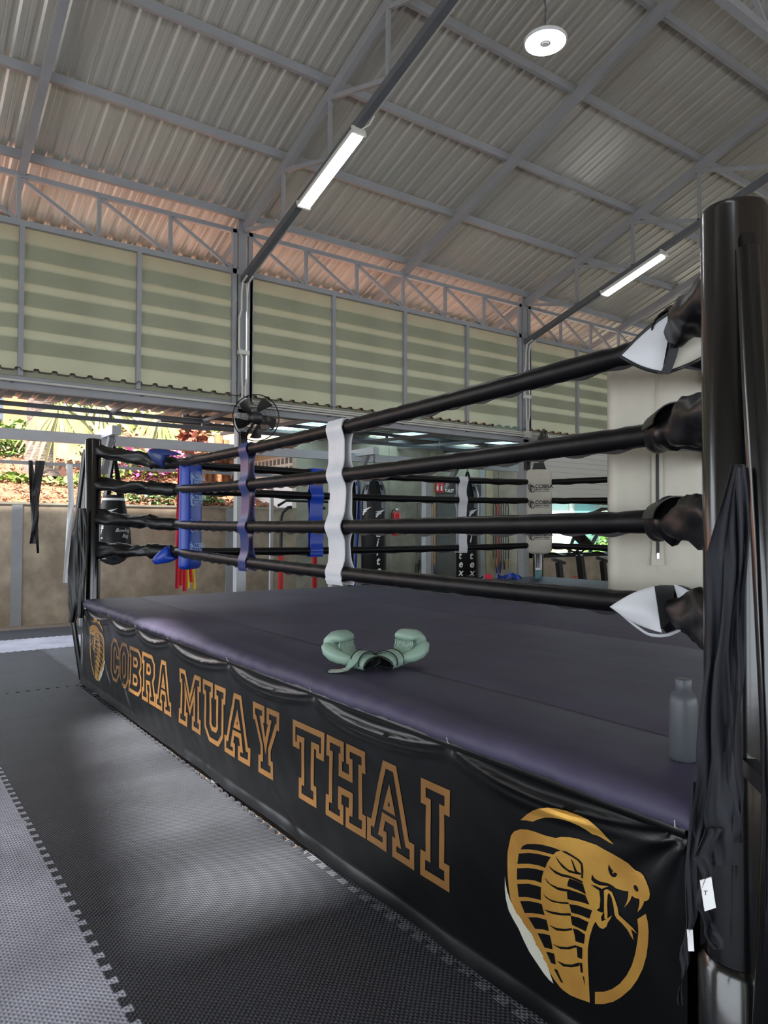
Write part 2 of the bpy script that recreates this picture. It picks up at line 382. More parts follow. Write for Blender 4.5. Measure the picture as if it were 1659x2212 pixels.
# channel beam and lintel below the louvres
mb = MB(); mb.box(WX-.06, WX+.05, -8, 13.7, 3.2, 3.27); mb.box(WX-.06, WX-.02, -8, 13.7, 3.27, 3.37); mb.build('channel_beam', STEEL, wall)
for k, (z, x) in enumerate(((3.375, .0), (3.34, .02), (3.30, .03))):
    mb = MB(); mb.tube([(WX+.05+x, 2.5 if k < 2 else -6, z), (WX+.05+x, 13.6, z)], .014, 8); mb.build('wire_conduit', PVC, wall, 40)
for c0 in (2.36, 8.0):
    for s in (-.045, .05):
        mb = MB(); y = c0+s*.9
        mb.tube([(WX+.25, y, ch(-1.2)-.08), (WX+.12, y, 5.0), (WX+.085, y, 4.85), (WX+.085, y, 4.62), (WX+.085, y-.035*(1 if s < 0 else -.2), 4.5), (WX+.085, y-.035*(1 if s < 0 else -.2), 4.1), (WX+.085, y+.01, 3.95), (WX+.085, y+.01, 3.7), (WX+.085, c0+s*.45, 3.55), (WX+.085, c0+s*.45, 3.38)], .014, 8)
        mb.build('wire_conduit', PVC, wall, 40)
    mb = MB(); mb.box(WX+.055, WX+.12, c0-.09, c0+.07, 4.0, 4.06); mb.box(WX+.055, WX+.12, c0-.06, c0+.08, 3.28, 3.40); mb.build('junction_box', PVC, wall)

# ================================================================== SIDE ANNEX beyond the louvre wall
annex = thing('trim_1', (-3.4, 3, 3.3), 'low corrugated lean-to roof outside the louvre wall', kind='structure')
BOUNCE_TOP = mat('added_terracotta_bounce', (186,134,112), .6)  # unseen top colour, added to bounce pink light under the eaves
def annex_sheet(x0, x1, z0, z1, m):
    prof = []
    for k in range(4):
        o = k*.2; prof += [(o,0),(o+.11,0),(o+.125,.03),(o+.17,.03),(o+.185,0)]
    prof.append((.8,0)); n = len(prof); mb = MB()
    for dz in (0, .006): mb.add([(x0,y,z0+z+dz) for y,z in prof]+[(x1,y,z1+z+dz) for y,z in prof], [(i,i+1,n+i+1,n+i) for i in range(n-1)])
    me = mb.mesh('annex_sheet'); me.materials.append(m); me.materials.append(BOUNCE_TOP)
    for i, p in enumerate(me.polygons): p.material_index = 1 if i >= n-1 else 0
    return me
SHEET_D = mat('annex_sheet_metal', (120,122,122), .4, .6, var=.15)
POLYC = bpy.data.materials.new('polycarbonate'); POLYC.use_nodes = True; _n = POLYC.node_tree; _n.nodes.remove(_n.nodes['Principled BSDF'])
_t = _n.nodes.new('ShaderNodeBsdfTranslucent'); _t.inputs['Color'].default_value = (.62,.74,.76,1); _n.links.new(_t.outputs[0], _n.nodes['Material Output'].inputs['Surface'])
a1 = annex_sheet(-1.45, -3.0, 3.43, 3.34, SHEET_D); a2 = annex_sheet(-1.45, -5.9, 3.43, 3.70, SHEET_D)
for k in range(-8, 16):
    y = 2.4+.8*k
    if y > 11.9: continue
    lt = k in (3, 6, 9)
    o = obj('annex_sheet', (a1 if k < 0 else a2).copy() if lt else (a1 if k < 0 else a2), None if lt else SHEET_D, annex); o.location = (0, y, 0)
    if lt: o.data.materials.clear(); o.data.materials.append(POLYC); o.data.materials.append(POLYC)
for x, z, y0, y1 in ((-3.0, 3.27, -4.5, 2.5), (-3.0, 3.16, -4.5, 2.5), (-2.2, 3.33, -4.5, 2.4), (-2.6, 3.40, 2.4, 12.6), (-3.9, 3.48, 2.4, 12.6), (-5.2, 3.56, 2.4, 12.6), (-3.9, 3.30, 2.4, 12.6)):
    mb = MB(); mb.box(x-.025, x+.025, y0, y1, z-.03, z+.03); mb.build('annex_beam', STEEL_D, annex)
for y in (-3.3, -1.9, -.5, 1.0, 2.4):
    mb = MB(); mb.bar((-3.0, y, 3.16), (-3.0, y, 3.3), .04, .04, (1,0,0)); mb.build('annex_post', STEEL_D, annex)
    mb = MB(); mb.bar((-1.5, y, 3.30), (-3.0, y, 3.27), .045, .05); mb.build('annex_rafter', STEEL_D, annex)
for y in (3.8, 5.2, 6.6, 8.0, 9.4, 10.8, 12.2):
    mb = MB(); mb.bar((-1.5, y, 3.28), (-5.6, y, 3.46), .05, .06); mb.build('annex_rafter', STEEL_D, annex)
    mb = MB(); mb.bar((-3.9, y, 3.28), (-3.9, y, 3.5), .04, .04, (1,0,0)); mb.build('annex_post', STEEL_D, annex)

# garden wall and back wall (x = -5.4)
BX = -5.4
mb = MB(); mb.box(BX-.18, BX, -6, 5.37, -.03, 1.985)
gw = tag(mb.build('wall_west', CONC), 'low stained concrete garden wall behind the hanging bag', kind='structure')
mb = MB(); mb.box(BX-.2, BX+.02, -6, 5.37, 1.985, 2.02); mb.build('coping', CONC_G, gw)
for y in (-3.9, .16, 3.9): 
    mb = MB(); mb.box(BX-.0, BX+.03, y-.08, y+.08, -.03, 1.98); mb.build('wall_pilaster', STEEL, gw)
mb = MB(); mb.box(BX-.18, BX, 5.37, 12.75, -.03, 3.75)
bw = tag(mb.build('wall_back', CONC_G), 'tall grey concrete back wall with signs and skipping ropes', kind='structure')
TAN = mat('tan_plaster', (178,166,138), .8, 0, var=.1)
DARKC = mat('dark_concrete', (96,97,94), .8, 0, var=.15)
for y0, y1, m in ((9.12, 9.75, DARKC), (8.95, 9.1, TAN), (10.55, 10.72, STEEL), (10.75, 10.98, TAN), (12.25, 12.45, STEEL)):
    mb = MB(); mb.box(BX, BX+.025, y0, y1, -.03, 2.55 if m is DARKC else 3.4); mb.build('wall_panel', m, bw)
for y in (6.6, 7.75, 11.2, 11.9):
    mb = MB(); mb.box(BX, BX+.004, y-.006, y+.006, 0, 3.5); mb.build('panel_joint', DARKC, bw)

# wall with white cladding boards and window right of the second column
cl = thing('wall_north', (WX, 9, 0), 'white boarded wall above the gym window beside the second column', kind='structure')
z = 2.2; k = 0
while z < 3.24:
    mb = MB(); mb.box(WX-.05, WX+.0-.003*(k%2), 8.1, 14.5, z, z+.096); mb.build('cladding_board', PVC, cl); z += .1; k += 1
mb = MB(); mb.box(WX-.12, WX, 8.1, 14.5, 0, 1.06); mb.build('sill_wall', CONC, cl)
FRAME = mat('black_window_frame', (20,20,22), .4, .3)
GLASS = mat_glass('window_glass', (.82,.93,.92))
win = thing('window_1', (WX, 10, 1.6), 'wide black framed gym window behind the exercise bikes', kind='structure')
mb = MB(); mb.box(WX-.06, WX+.01, 8.1, 14.4, 2.1, 2.2); mb.box(WX-.06, WX+.01, 8.1, 14.4, 1.06, 1.14); mb.box(WX-.06, WX+.01, 8.1, 8.2, 1.06, 2.2)
mb.box(WX-.06, WX+.01, 11.1, 11.16, 1.06, 2.2); mb.box(WX-.06, WX+.01, 14.3, 14.4, 1.06, 2.2); mb.build('window_frame', FRAME, win)
for y0, y1 in ((8.2, 11.1), (11.16, 14.3)):
    mb = MB(); mb.box(WX-.03, WX-.024, y0, y1, 1.14, 2.1); mb.build('pane', GLASS, win)

# ================================================================== ADDED WALLS OF THE HALL (unseen, they limit and shape the daylight)
wr = thing('added_wall_right', (13.4, 3, 0), 'opposite louvred side wall of the hall, added to shape the daylight', kind='structure')
mb = MB(); mb.box(13.35, 13.45, -8.5, 19, 3.2, zr(13.4)+.1); mb.build('upper_panel', LOUV, wr)
mb = MB(); mb.box(13.35, 13.45, -8.5, 19, -.02, .9); mb.build('lower_panel', CONC_G, wr)
for y in (-8.4, -2.8, 2.36, 8.0, 13.64, 18.9):
    mb = MB(); mb.box(13.3, 13.5, y-.1, y+.1, -.02, 5.3); mb.build('column_shaft', STEEL, wr)
wf = thing('added_wall_front', (6, -8.6, 0), 'gable wall behind the camera, added with a wide open front for low daylight', kind='structure')
for xa, xb, z0 in ((-3, 1.5, -.02), (1.5, 11.5, 3.4), (11.5, 13.4, -.02)):
    mb = MB(); n = 8; pts = [(lerp(xa, xb, k/n), zr(lerp(xa, xb, k/n))+.15) for k in range(n+1)]; poly = [(xb, z0), (xa, z0)] + pts
    if xa < 5.9 < xb: poly = [(xb, z0), (xa, z0), (xa, zr(xa)+.15), (5.9, zr(5.9)+.15), (xb, zr(xb)+.15)]
    mb.extrude_poly(poly, 0, .1, Matrix(((1,0,0,0),(0,0,1,-8.65),(0,1,0,0),(0,0,0,1)))); mb.build('gable_panel', LOUV, wf)
mb = MB(); mb.extrude_poly([(13.4,-.02),(-1.5,-.02),(-1.5,5.9),(5.9,zr(5.9)+.15),(13.4,5.7)], 0, .1, Matrix(((1,0,0,0),(0,0,1,18.9),(0,1,0,0),(0,0,0,1))))
tag(mb.build('added_wall_rear', CONC_G), 'rear gable wall of the hall, added to hold back daylight', kind='structure')
# ================================================================== BOXING RING
L0, HC = 6.68, .868
ring = thing('boxing_ring', (3.3, 3.3, 0), 'black raised boxing ring with four padded ropes and steel corner posts', 'boxing ring')
mb = MB(); mb.box(.03, 6.62, .05, 6.62, 0, .80); mb.build('platform_frame', FABRIC_K, ring)
mb = MB(); mb.grid(lambda u, v: (6.64+.01*math.sin(u*40)*(1-v), .06+u*6.5, .02+v*.79), 60, 6); mb.build('side_skirt', VINYL, ring, 60)
for xx in (3.42, .45, 6.2):
    mb = MB(); mb.lathe([(.05,-.002),(.05,.006),(.022,.008),(.022,.12)], (xx, .005, 0), 14); mb.build('platform_leg', STEEL_D, ring, 40)
# padded canvas
def canvas_mesh():
    mb = MB(); prof = [(.02,.788),(-.035,.792),(-.052,.806),(-.056,.826),(-.045,.848),(-.02,.863),(.02,.868)]
    ysamp = [.12,.3,.47,.48,.49,.8,1.3,1.9,2.29,2.3,2.31,3,3.6,4.1,5,6,6.5]
    prof = [(y, z, 1) for y, z in prof] + [(y, HC, 0) for y in ysamp] + [(6.66,.868,0),(6.70,.856,0),(6.71,.82,0),(6.66,.79,0)]
    xs = [(-.02,.0),(-.018,.045),(-.005,.068),(.02,.0785)] + [(.06+6.56*i/190,.08) for i in range(191)] + [(6.655,.0785),(6.675,.068),(6.685,.04),(6.69,.0)]
    n = len(prof); vs = []
    for x, e in xs:
        for j, (y, z, f) in enumerate(prof):
            zz = .788+(z-.788)*min(1, e/.08)
            if f:
                pk = .006*math.sin(x*31+2*math.sin(x*5))+.004*math.sin(x*67+1)+.006*noise1(x*2.3, 3)
                amp = (1 if x < 3 else .6)
                y = y + pk*amp*(1 if 1 <= j <= 5 else .3); zz = zz + (.005*noise1(x*5, j*.2)*(1 if j < 6 else .2))
            elif j < n-4: zz += .0025*noise1(x*1.3+y, y*2)
            if abs(y-.48) < .003 or abs(y-2.3) < .003: zz -= .002
            vs.append((x, y, zz))
    m = len(xs)
    fs = [(i*n+j, i*n+j+1, (i+1)*n+j+1, (i+1)*n+j) for i in range(m-1) for j in range(n-1)] + [tuple(range(n-1,-1,-1)), tuple((m-1)*n+j for j in range(n))]
    mb.add(vs, fs); return mb
cv = canvas_mesh().build('canvas_mat', CANVAS, ring, 50)
SEAM = mat('seam_thread', (30,30,36), .7)
for y in (.48, 2.3, 4.12, 5.9):
    mb = MB(); n = 60
    mb.grid(lambda u, v: (.02+u*6.62, y-.0035+v*.007, HC+.0015+.0025*noise1((.02+u*6.62)*1.3+y, y*2)), n, 1); mb.build('seam_line', SEAM, cv)

# posts, each with an outrigger brace
POSTS = {'A': (-.1, .07, 2.53, (-1,-1)), 'B': (6.79, -.01, 2.44, (1,-1)), 'C': (.0, 6.72, 2.53, (-1,1)), 'D': (6.78, 6.78, 2.5, (1,1))}
for k, (x, y, h, o) in POSTS.items():
    p = thing('corner_post', (x, y, 0), parent=ring)
    R = .081; prof = [(R,0),(R,h-.02),(R-.006,h-.006),(R-.018,h),(.0,h)]
    mb = MB(); mb.lathe(prof, (x, y, 0), 40); mb.build('post_tube', BLACK_M, p, 40)
    d = Vector((o[0], o[1], 0)).normalized()
    bp = Vector((x, y, 0))
    r0 = .028
    path = [bp+d*.10+V(0,0,h-.15), bp+d*.14+V(0,0,h-.5), bp+d*.19+V(0,0,1.6), bp+d*.245+V(0,0,1.15), bp+d*.25+V(0,0,1.0), bp+d*.22+V(0,0,.72), bp+d*.10+V(0,0,.02)]
    sd = Vector((-d.y, d.x, 0))
    mb = MB(); mb.tube([q+sd*.0 for q in path], r0, 14); mb.build('brace_tube', BLACK_M, p, 40)
    mb = MB(); mb.bar(bp+d*.06+V(0,0,1.02), bp+d*.27+V(0,0,1.02), .035, .04); mb.build('brace_rung', BLACK_M, p)
    mb = MB(); mb.bar(bp+d*.04+V(0,0,h-.16), bp+d*.11+V(0,0,h-.13), .03, .05); mb.build('brace_bracket', BLACK_M, p)
    mb = MB(); mb.lathe([(.1,0),(.1,.5),(.085,.52),(.0815,.52)], (x, y, 0), 32); mb.build('foot_sleeve', BLACK_M, p, 40)
# ropes
CN = {'A': V(.66,.68,0), 'B': V(6.33,.35,0), 'C': V(.5,6.2,0), 'D': V(6.2,6.2,0)}
RZ = {'A': (2.25,1.99,1.635,1.36), 'B': (2.225,1.925,1.627,1.345), 'C': (2.29,2.02,1.685,1.365), 'D': (2.26,1.96,1.65,1.36)}
PZ = {'A': (2.40,2.05,1.71,1.37), 'B': (2.25,1.915,1.62,1.34), 'C': (2.35,2.05,1.7,1.38), 'D': (2.3,2,1.66,1.37)}
RR = .041
def rope_pt(a, b, i, t):
    p = CN[a].lerp(CN[b], t); p.z = lerp(RZ[a][i], RZ[b][i], t) - (.03 if i in (0,1) else .02)*4*t*(1-t); return p
for a, b in (('A','B'), ('A','C'), ('C','D'), ('B','D')):
    for i in range(4):
        n = 130 if a+b == 'AB' else 60; mb = MB()
        pts = [rope_pt(a, b, i, k/n) for k in range(n+1)]
        rs = [RR*(1+.035*noise1(k*.9, i*3)-(.10 if k % 11 == 5 else 0)) for k in range(n+1)]
        mb.tube(pts, rs, 14)
        r = mb.build('rope', SLEEVE, ring, 60)
        nn = n*4; mb = MB()
        def fl_(u, v, a=a, b=b, i=i, nn=nn):
            p = rope_pt(a, b, i, u); w = .008+.006*math.sin(u*nn*.35+i)+.004*math.sin(u*nn*.13)
            return (p + V(0,0,-RR*.9-v*max(.002, w)+.0), V(0,1,0) if a+b in ('AB','CD') else V(1,0,0))
        mb.slab(fl_, nn, 1, .006); mb.build('sleeve_flap', SLEEVE, r)
# fabric sleeves from rope corners to the posts
def corner_sleeve(k, i):
    x, y, h, o = POSTS[k]; c = CN[k]; pz, rz = PZ[k][i], RZ[k][i]
    d = (V(x,y,0)-V(c.x,c.y,0)); Lg = d.length-.06; d.normalize(); s = V(-d.y, d.x, 0)
    mb = MB(); nu, nv = 22, 44; sd = i*7+ord(k)
    def f(u, v):
        t = v; q = V(c.x,c.y,0)-d*.05 + d*(t*(Lg+.05)); q.z = lerp(rz, pz, t**1.3)+.012*noise1(t*7, sd)
        prof = [(0,.045),(.07,.056),(.34,.068),(.38,.054),(.5,.058),(.7,.066),(.85,.062),(1,.066)]
        for (t0,r0),(t1,r1) in zip(prof, prof[1:]):
            if t0 <= t <= t1: r = lerp(r0, r1, (t-t0)/(t1-t0)); break
        a = 2*math.pi*u
        wr = 0 if t < .32 else .16*math.sin(2*a+7*t+sd)+.12*math.sin(3*a-11*t+sd*2)+.07*math.sin(5*a+16*t+sd)+.06*math.sin(t*21+3*math.sin(a+sd))
        wr += .04*math.sin(2*a+t*20+sd)
        r *= 1+wr
        return tuple(q + s*math.cos(a)*r*.9 + V(0,0,1)*math.sin(a)*r*1.08)
    mb.grid(f, nu, nv, cu=True)
    mb.build('corner_sleeve', FABRIC_K, ring, 70)
    # hook and loop collar patch
    mb = MB()
    def g(u, v):
        a = .1+u*2.3; t = .05+v*.28; q = V(c.x,c.y,rz)+d*(t*Lg); n = s*math.cos(a)*(-1)+V(0,0,1)*math.sin(a)
        return (q+n*(.066+.012*v), n)
    mb.slab(g, 10, 4, .004); mb.build('collar_patch', FABRIC_K, ring, 60)
for k in 'ABCD':
    for i in range(4): corner_sleeve(k, i)

# rope spacer straps
def spacer(a, b, t, m, wdt, name, label, amp=.034, lo=.05):
    o = thing(name, rope_pt(a, b, 3, t), parent=ring); o['label'] = label
    zs = [rope_pt(a, b, i, t).z for i in range(4)]
    c = rope_pt(a, b, 0, t); dv = (CN[b]-CN[a]).normalized(); nv_ = V(dv.y, -dv.x, 0)   # outward for AB
    top, bot = zs[0]+RR+.006, zs[3]-RR-.028
    for side in (1, -1):
        def f(u, v):
            z = lerp(top, bot, v); k = 1.0
            g = max(math.exp(-((z-q)/.055)**2) for q in zs)
            off = side*(.020+(RR-.014)*g) + .004*math.sin(v*11)
            if v > .97: off += side*.01
            p = V(c.x, c.y, 0)+nv_*off+dv*((u-.5)*wdt+.006*math.sin(v*17+side)); p.z = z
            return (p, nv_)
        mb = MB(); mb.slab(f, 4, 70, .006); mb.build('strap_face', m, o, 60)
    mb = MB()
    mb.slab(lambda u, v: (V(c.x,c.y,0)+dv*((u-.5)*wdt)+nv_*math.cos(math.pi*v)*(RR+.006)*.9+V(0,0,zs[0]+.0+math.sin(math.pi*v)*(RR+.008)), nv_*math.cos(math.pi*v)+V(0,0,math.sin(math.pi*v))), 4, 8, .006)
    mb.build('strap_loop', m, o, 60)
    return o
spacer('A', 'B', .342, NAVY_V, .16, 'rope_spacer', 'dark blue vinyl strap joining the front ropes')
spacer('A', 'B', .605, WHITE_V, .195, 'rope_spacer', 'white vinyl strap joining the front ropes')
spacer('A', 'C', .30, BLUE_V, .17, 'rope_spacer', 'bright blue vinyl strap joining the rear ropes')
spacer('A', 'C', .715, WHITE_V, .15, 'rope_spacer', 'white vinyl strap joining the rear ropes')

# ================================================================== BANNER
GX = [.12, 1.03, 1.81, 2.59, 3.66, 4.67, 5.70, 6.637]; GZ = .787
def yb(x, z):
    y = -.034
    y -= .004*noise1(x*2.1, 1.0)+.003*noise1(x*3.7+z*4, 2.0)
    for a, b in zip(GX, GX[1:]):
        if a <= x <= b:
            t = (x-a)/(b-a); sk = t**.85; sag = .062*4*sk*(1-sk); zc = GZ-.004-sag
            e = math.sin(math.pi*t)**.5 if 0 < t < 1 else 0
            y -= .017*e*math.exp(-((z-zc)/.011)**2)+.008*e*math.exp(-((z-zc+.032)/.016)**2) - .006*e*math.exp(-((z-zc-.03)/.02)**2)
    for gx in GX: y += .009*math.exp(-((x-gx)**2+(z-GZ)**2)/.0009)
    # radiating creases at both top corners
    for cx, s in ((6.66, -1), (.03, 1)):
        dx, dz = (x-cx)*s, z-.78; d = math.hypot(dx, dz)
        if d < .7: y -= .010*math.exp(-d/.22)*math.sin(math.atan2(dz, dx+1e-6)*11+.8)*min(1, d/.04)
    for x0, z0, x1, z1, am in ((.75,.42,1.12,.10,.010), (1.32,.34,1.75,.04,.012), (3.05,.20,3.4,.04,.006), (4.2,.2,4.6,.05,.006)):
        ux, uz = x1-x0, z1-z0; L = math.hypot(ux, uz); tt = ((x-x0)*ux+(z-z0)*uz)/L/L
        if 0 < tt < 1: dd = ((x-x0)*uz-(z-z0)*ux)/L; y -= am*math.sin(math.pi*tt)*math.exp(-(dd/.014)**2)
    if z < .11: k = (.11-z)/.09; y -= .026*k*k*(3-2*min(1,k))*.6+.004*math.sin(x*9)*k
    y += .004*math.exp(-((z-.085)/.006)**2)
    return y
banner = thing('ring_banner', (3.3, -.03, .03), 'black vinyl banner with gold lettering along the front of the ring', 'banner')
mb = MB(); mb.grid(lambda u, v: (.0+u*6.66, yb(u*6.66, .028+v*.77), .028+v*.77+(.006*noise1(u*6.66*3, 5) if v == 0 else 0)), 620, 76)
mb.build('banner_sheet', VINYL, banner, 80)
mb = MB(); mb.grid(lambda u, v: (.0+u*6.66, -.036-.006*math.sin(v*math.pi)-.004*noise1(u*18,2), .770+v*.034), 200, 3); mb.build('top_hem', VINYL, banner, 80)
EYE = mat('eyelet_metal', (190,190,195), .3, .9)
for gx in GX:
    mb = MB(); M = Matrix.Rotation(math.radians(90), 4, 'X'); mb.lathe([(.011,0),(.013,.003),(.010,.006),(.005,.004),(.004,0)], (gx, yb(gx, GZ)-.005, GZ), 14, M); mb.build('eyelet', EYE, banner, 50)
    mb = MB(); mb.tube([(gx, yb(gx,GZ)-.004, GZ), (gx-.002, -.05, GZ+.012), (gx, -.055, GZ+.03), (gx, -.02, GZ+.035)], .0022, 5); mb.build('lacing', PVC, banner, 50)
bmap = lambda off: (lambda x, z: (x, yb(x, z)-off, z))
GLY = {
 'I': ([(0,1),(1,1),(1,.74),(.82,.74),(.82,.26),(1,.26),(1,0),(0,0),(0,.26),(.18,.26),(.18,.74),(0,.74)], []),
 'T': ([(0,1),(1,1),(1,.64),(.76,.64),(.76,.74),(.70,.74),(.70,.27),(.78,.27),(.78,0),(.22,0),(.22,.27),(.30,.27),(.30,.74),(.24,.74),(.24,.64),(0,.64)], []),
 'H': ([(0,1),(.47,1),(.47,.76),(.42,.76),(.42,.64),(.60,.64),(.60,.76),(.53,.76),(.53,1),(1,1),(1,.74),(.92,.74),(.92,.26),(1,.26),(1,0),(.53,0),(.53,.24),(.60,.24),(.60,.36),(.42,.36),(.42,.24),(.47,.24),(.47,0),(0,0),(0,.26),(.08,.26),(.08,.74),(0,.74)], []),
 'A': ([(.36,1),(.64,1),(.90,.27),(1,.27),(1,0),(.56,0),(.56,.22),(.63,.22),(.59,.34),(.41,.34),(.37,.22),(.44,.22),(.44,0),(0,0),(0,.27),(.10,.27)], [[(.5,.77),(.365,.46),(.635,.46)]]),
 'C': ([(.28,1),(.72,1),(1,.80),(1,.55),(.60,.55),(.60,.70),(.55,.74),(.47,.74),(.42,.69),(.42,.31),(.47,.26),(.55,.26),(.60,.30),(.60,.41),(1,.41),(1,.20),(.72,0),(.28,0),(0,.2),(0,.8)], []),
 'O': ([(.28,1),(.72,1),(1,.8),(1,.2),(.72,0),(.28,0),(0,.2),(0,.8)], [[(.42,.80),(.58,.80),(.71,.70),(.71,.30),(.58,.20),(.42,.20),(.29,.30),(.29,.70)]]),
 'B': ([(0,1),(.78,1),(1,.84),(1,.62),(.90,.52),(1,.42),(1,.16),(.78,0),(0,0),(0,.25),(.09,.25),(.09,.75),(0,.75)], [[(.34,.80),(.62,.80),(.70,.73),(.70,.65),(.62,.58),(.34,.58)], [(.34,.43),(.62,.43),(.70,.36),(.70,.26),(.62,.19),(.34,.19)]]),
 'R': ([(0,1),(.74,1),(.95,.84),(.95,.58),(.84,.46),(.93,.27),(1,.27),(1,0),(.54,0),(.54,.23),(.60,.23),(.54,.37),(.41,.37),(.41,.24),(.46,.24),(.46,0),(0,0),(0,.26),(.09,.26),(.09,.75),(0,.75)], [[(.34,.80),(.58,.80),(.66,.73),(.66,.64),(.58,.57),(.34,.57)]]),
 'M': ([(0,1),(.29,1),(.5,.60),(.71,1),(1,1),(1,.74),(.93,.74),(.93,.26),(1,.26),(1,0),(.60,0),(.60,.25),(.67,.25),(.67,.52),(.5,.22),(.33,.52),(.33,.25),(.40,.25),(.40,0),(0,0),(0,.26),(.07,.26),(.07,.74),(0,.74)], []),
 'U': ([(0,1),(.46,1),(.46,.75),(.40,.75),(.40,.33),(.45,.28),(.57,.28),(.62,.33),(.62,.75),(.54,.75),(.54,1),(1,1),(1,.74),(.93,.74),(.93,.2),(.71,0),(.31,0),(.08,.2),(.08,.74),(0,.74)], []),
 'Y': ([(0,1),(.46,1),(.46,.76),(.41,.76),(.5,.55),(.59,.76),(.54,.76),(.54,1),(1,1),(1,.74),(.92,.74),(.70,.40),(.70,.26),(.78,.26),(.78,0),(.22,0),(.22,.26),(.30,.26),(.30,.40),(.08,.74),(0,.74)], []),
}
WORD = [('C',1.038,1.318),('O',1.325,1.605),('B',1.615,1.947),('R',1.965,2.288),('A',2.295,2.645),('M',2.80,3.202),('U',3.240,3.612),('A',3.606,3.962),('Y',3.995,4.311),('T',4.464,4.776),('H',4.797,5.131),('A',5.141,5.486),('I',5.524,5.699)]
LZ0, LZ1 = .238, .617
for chh, x0, x1 in WORD:
    O, Hs = GLY[chh]; tt = .030; W, Hh_ = x1-x0, LZ1-LZ0
    sc = lambda P: [(x0+a*W, LZ0+b*Hh_) for a, b in P]
    o = sc(O); loops = [o, inset(o, tt)]
    for h in Hs:
        q = sc(h); loops.append(q); ins = inset(q, .026)
        if area(ins) > .00005 and all(min(a for a,_ in q) <= p[0] <= max(a for a,_ in q) and min(b for _,b in q) <= p[1] <= max(b for _,b in q) for p in ins): loops.append(ins)
    me = poly_mesh('letter_'+chh.lower(), loops, .03, bmap(.0022))
    obj('gold_letter', me, GOLD, banner)
# cobra emblem, outline coordinates on the banner plane
def E(c):
    p = at(1040+c[0]/3.318, 1640+c[1]/3.318, 1, -.03); return (p.x, p.z)
EG = [
 [(285,435),(330,395),(380,365),(430,348),(490,341),(560,345),(630,360),(700,390),(770,430),(830,475),(870,515),(900,555),(958,608),(925,595),(880,570),(840,548),(795,535),(750,500),(700,468),(640,440),(580,422),(520,414),(465,415),(415,428),(375,445),(330,436)],
 [(1130,1140),(1190,1102),(1203,1160),(1208,1230),(1205,1310),(1195,1400),(1170,1490),(1130,1570),(1080,1640),(1010,1700),(950,1735),(880,1753),(816,1753),(816,1667),(880,1665),(940,1645),(1000,1605),(1050,1545),(1090,1470),(1115,1390),(1130,1310),(1138,1240),(1136,1190)],
 [(205,590),(215,545),(240,515),(285,500),(340,503),(400,520),(460,543),(540,562),(580,554),(640,556),(700,568),(760,588),(830,612),(890,645),(950,675),(1010,710),(1060,745),(1090,780),(1110,798),(1140,808),(1165,830),(1190,870),(1215,920),(1222,960),(1215,995),(1195,1010),(1180,1010),(1170,1040),(1155,1065),(1130,1090),(1140,1050),(1145,1020),(1142,995),(1110,990),(1085,975),(1075,1005),(1055,1035),(1030,1060),(1048,1025),(1058,985),(1058,945),(1010,938),(965,922),(945,905),(895,915),(850,935),(858,1000),(853,1060),(830,1080),(872,1098),(886,1085),(862,1130),(870,1158),(890,1150),(945,1115),(930,1145),(915,1165),(905,1195),(880,1212),(855,1205),(835,1180),(824,1160),(805,1195),(782,1270),(768,1350),(765,1440),(770,1560),(780,1742),(700,1715),(640,1690),(590,1655),(565,1630),(520,1570),(470,1480),(430,1400),(380,1310),(330,1220),(280,1150),(240,1080),(215,1010),(200,930),(193,840),(190,740),(192,660)],
 [(880,940),(905,928),(940,950),(962,1000),(985,1060),(995,1110),(1030,1140),(1070,1175),(1100,1205),(1130,1245),(1105,1225),(1085,1210),(1095,1240),(1104,1290),(1085,1260),(1060,1215),(1020,1170),(980,1135),(965,1110),(955,1050),(940,990),(920,955),(910,970),(908,1040),(912,1100),(910,1140),(890,1140),(885,1060),(885,985)],
]
ES = [(172,838),(178,890),(190,950),(215,1020),(260,1100),(310,1160),(370,1250),(420,1350),(470,1460),(520,1605),(490,1580),(450,1530),(400,1455),(350,1380),(310,1300),(270,1210),(230,1140),(200,1080),(180,1000),(172,930)]
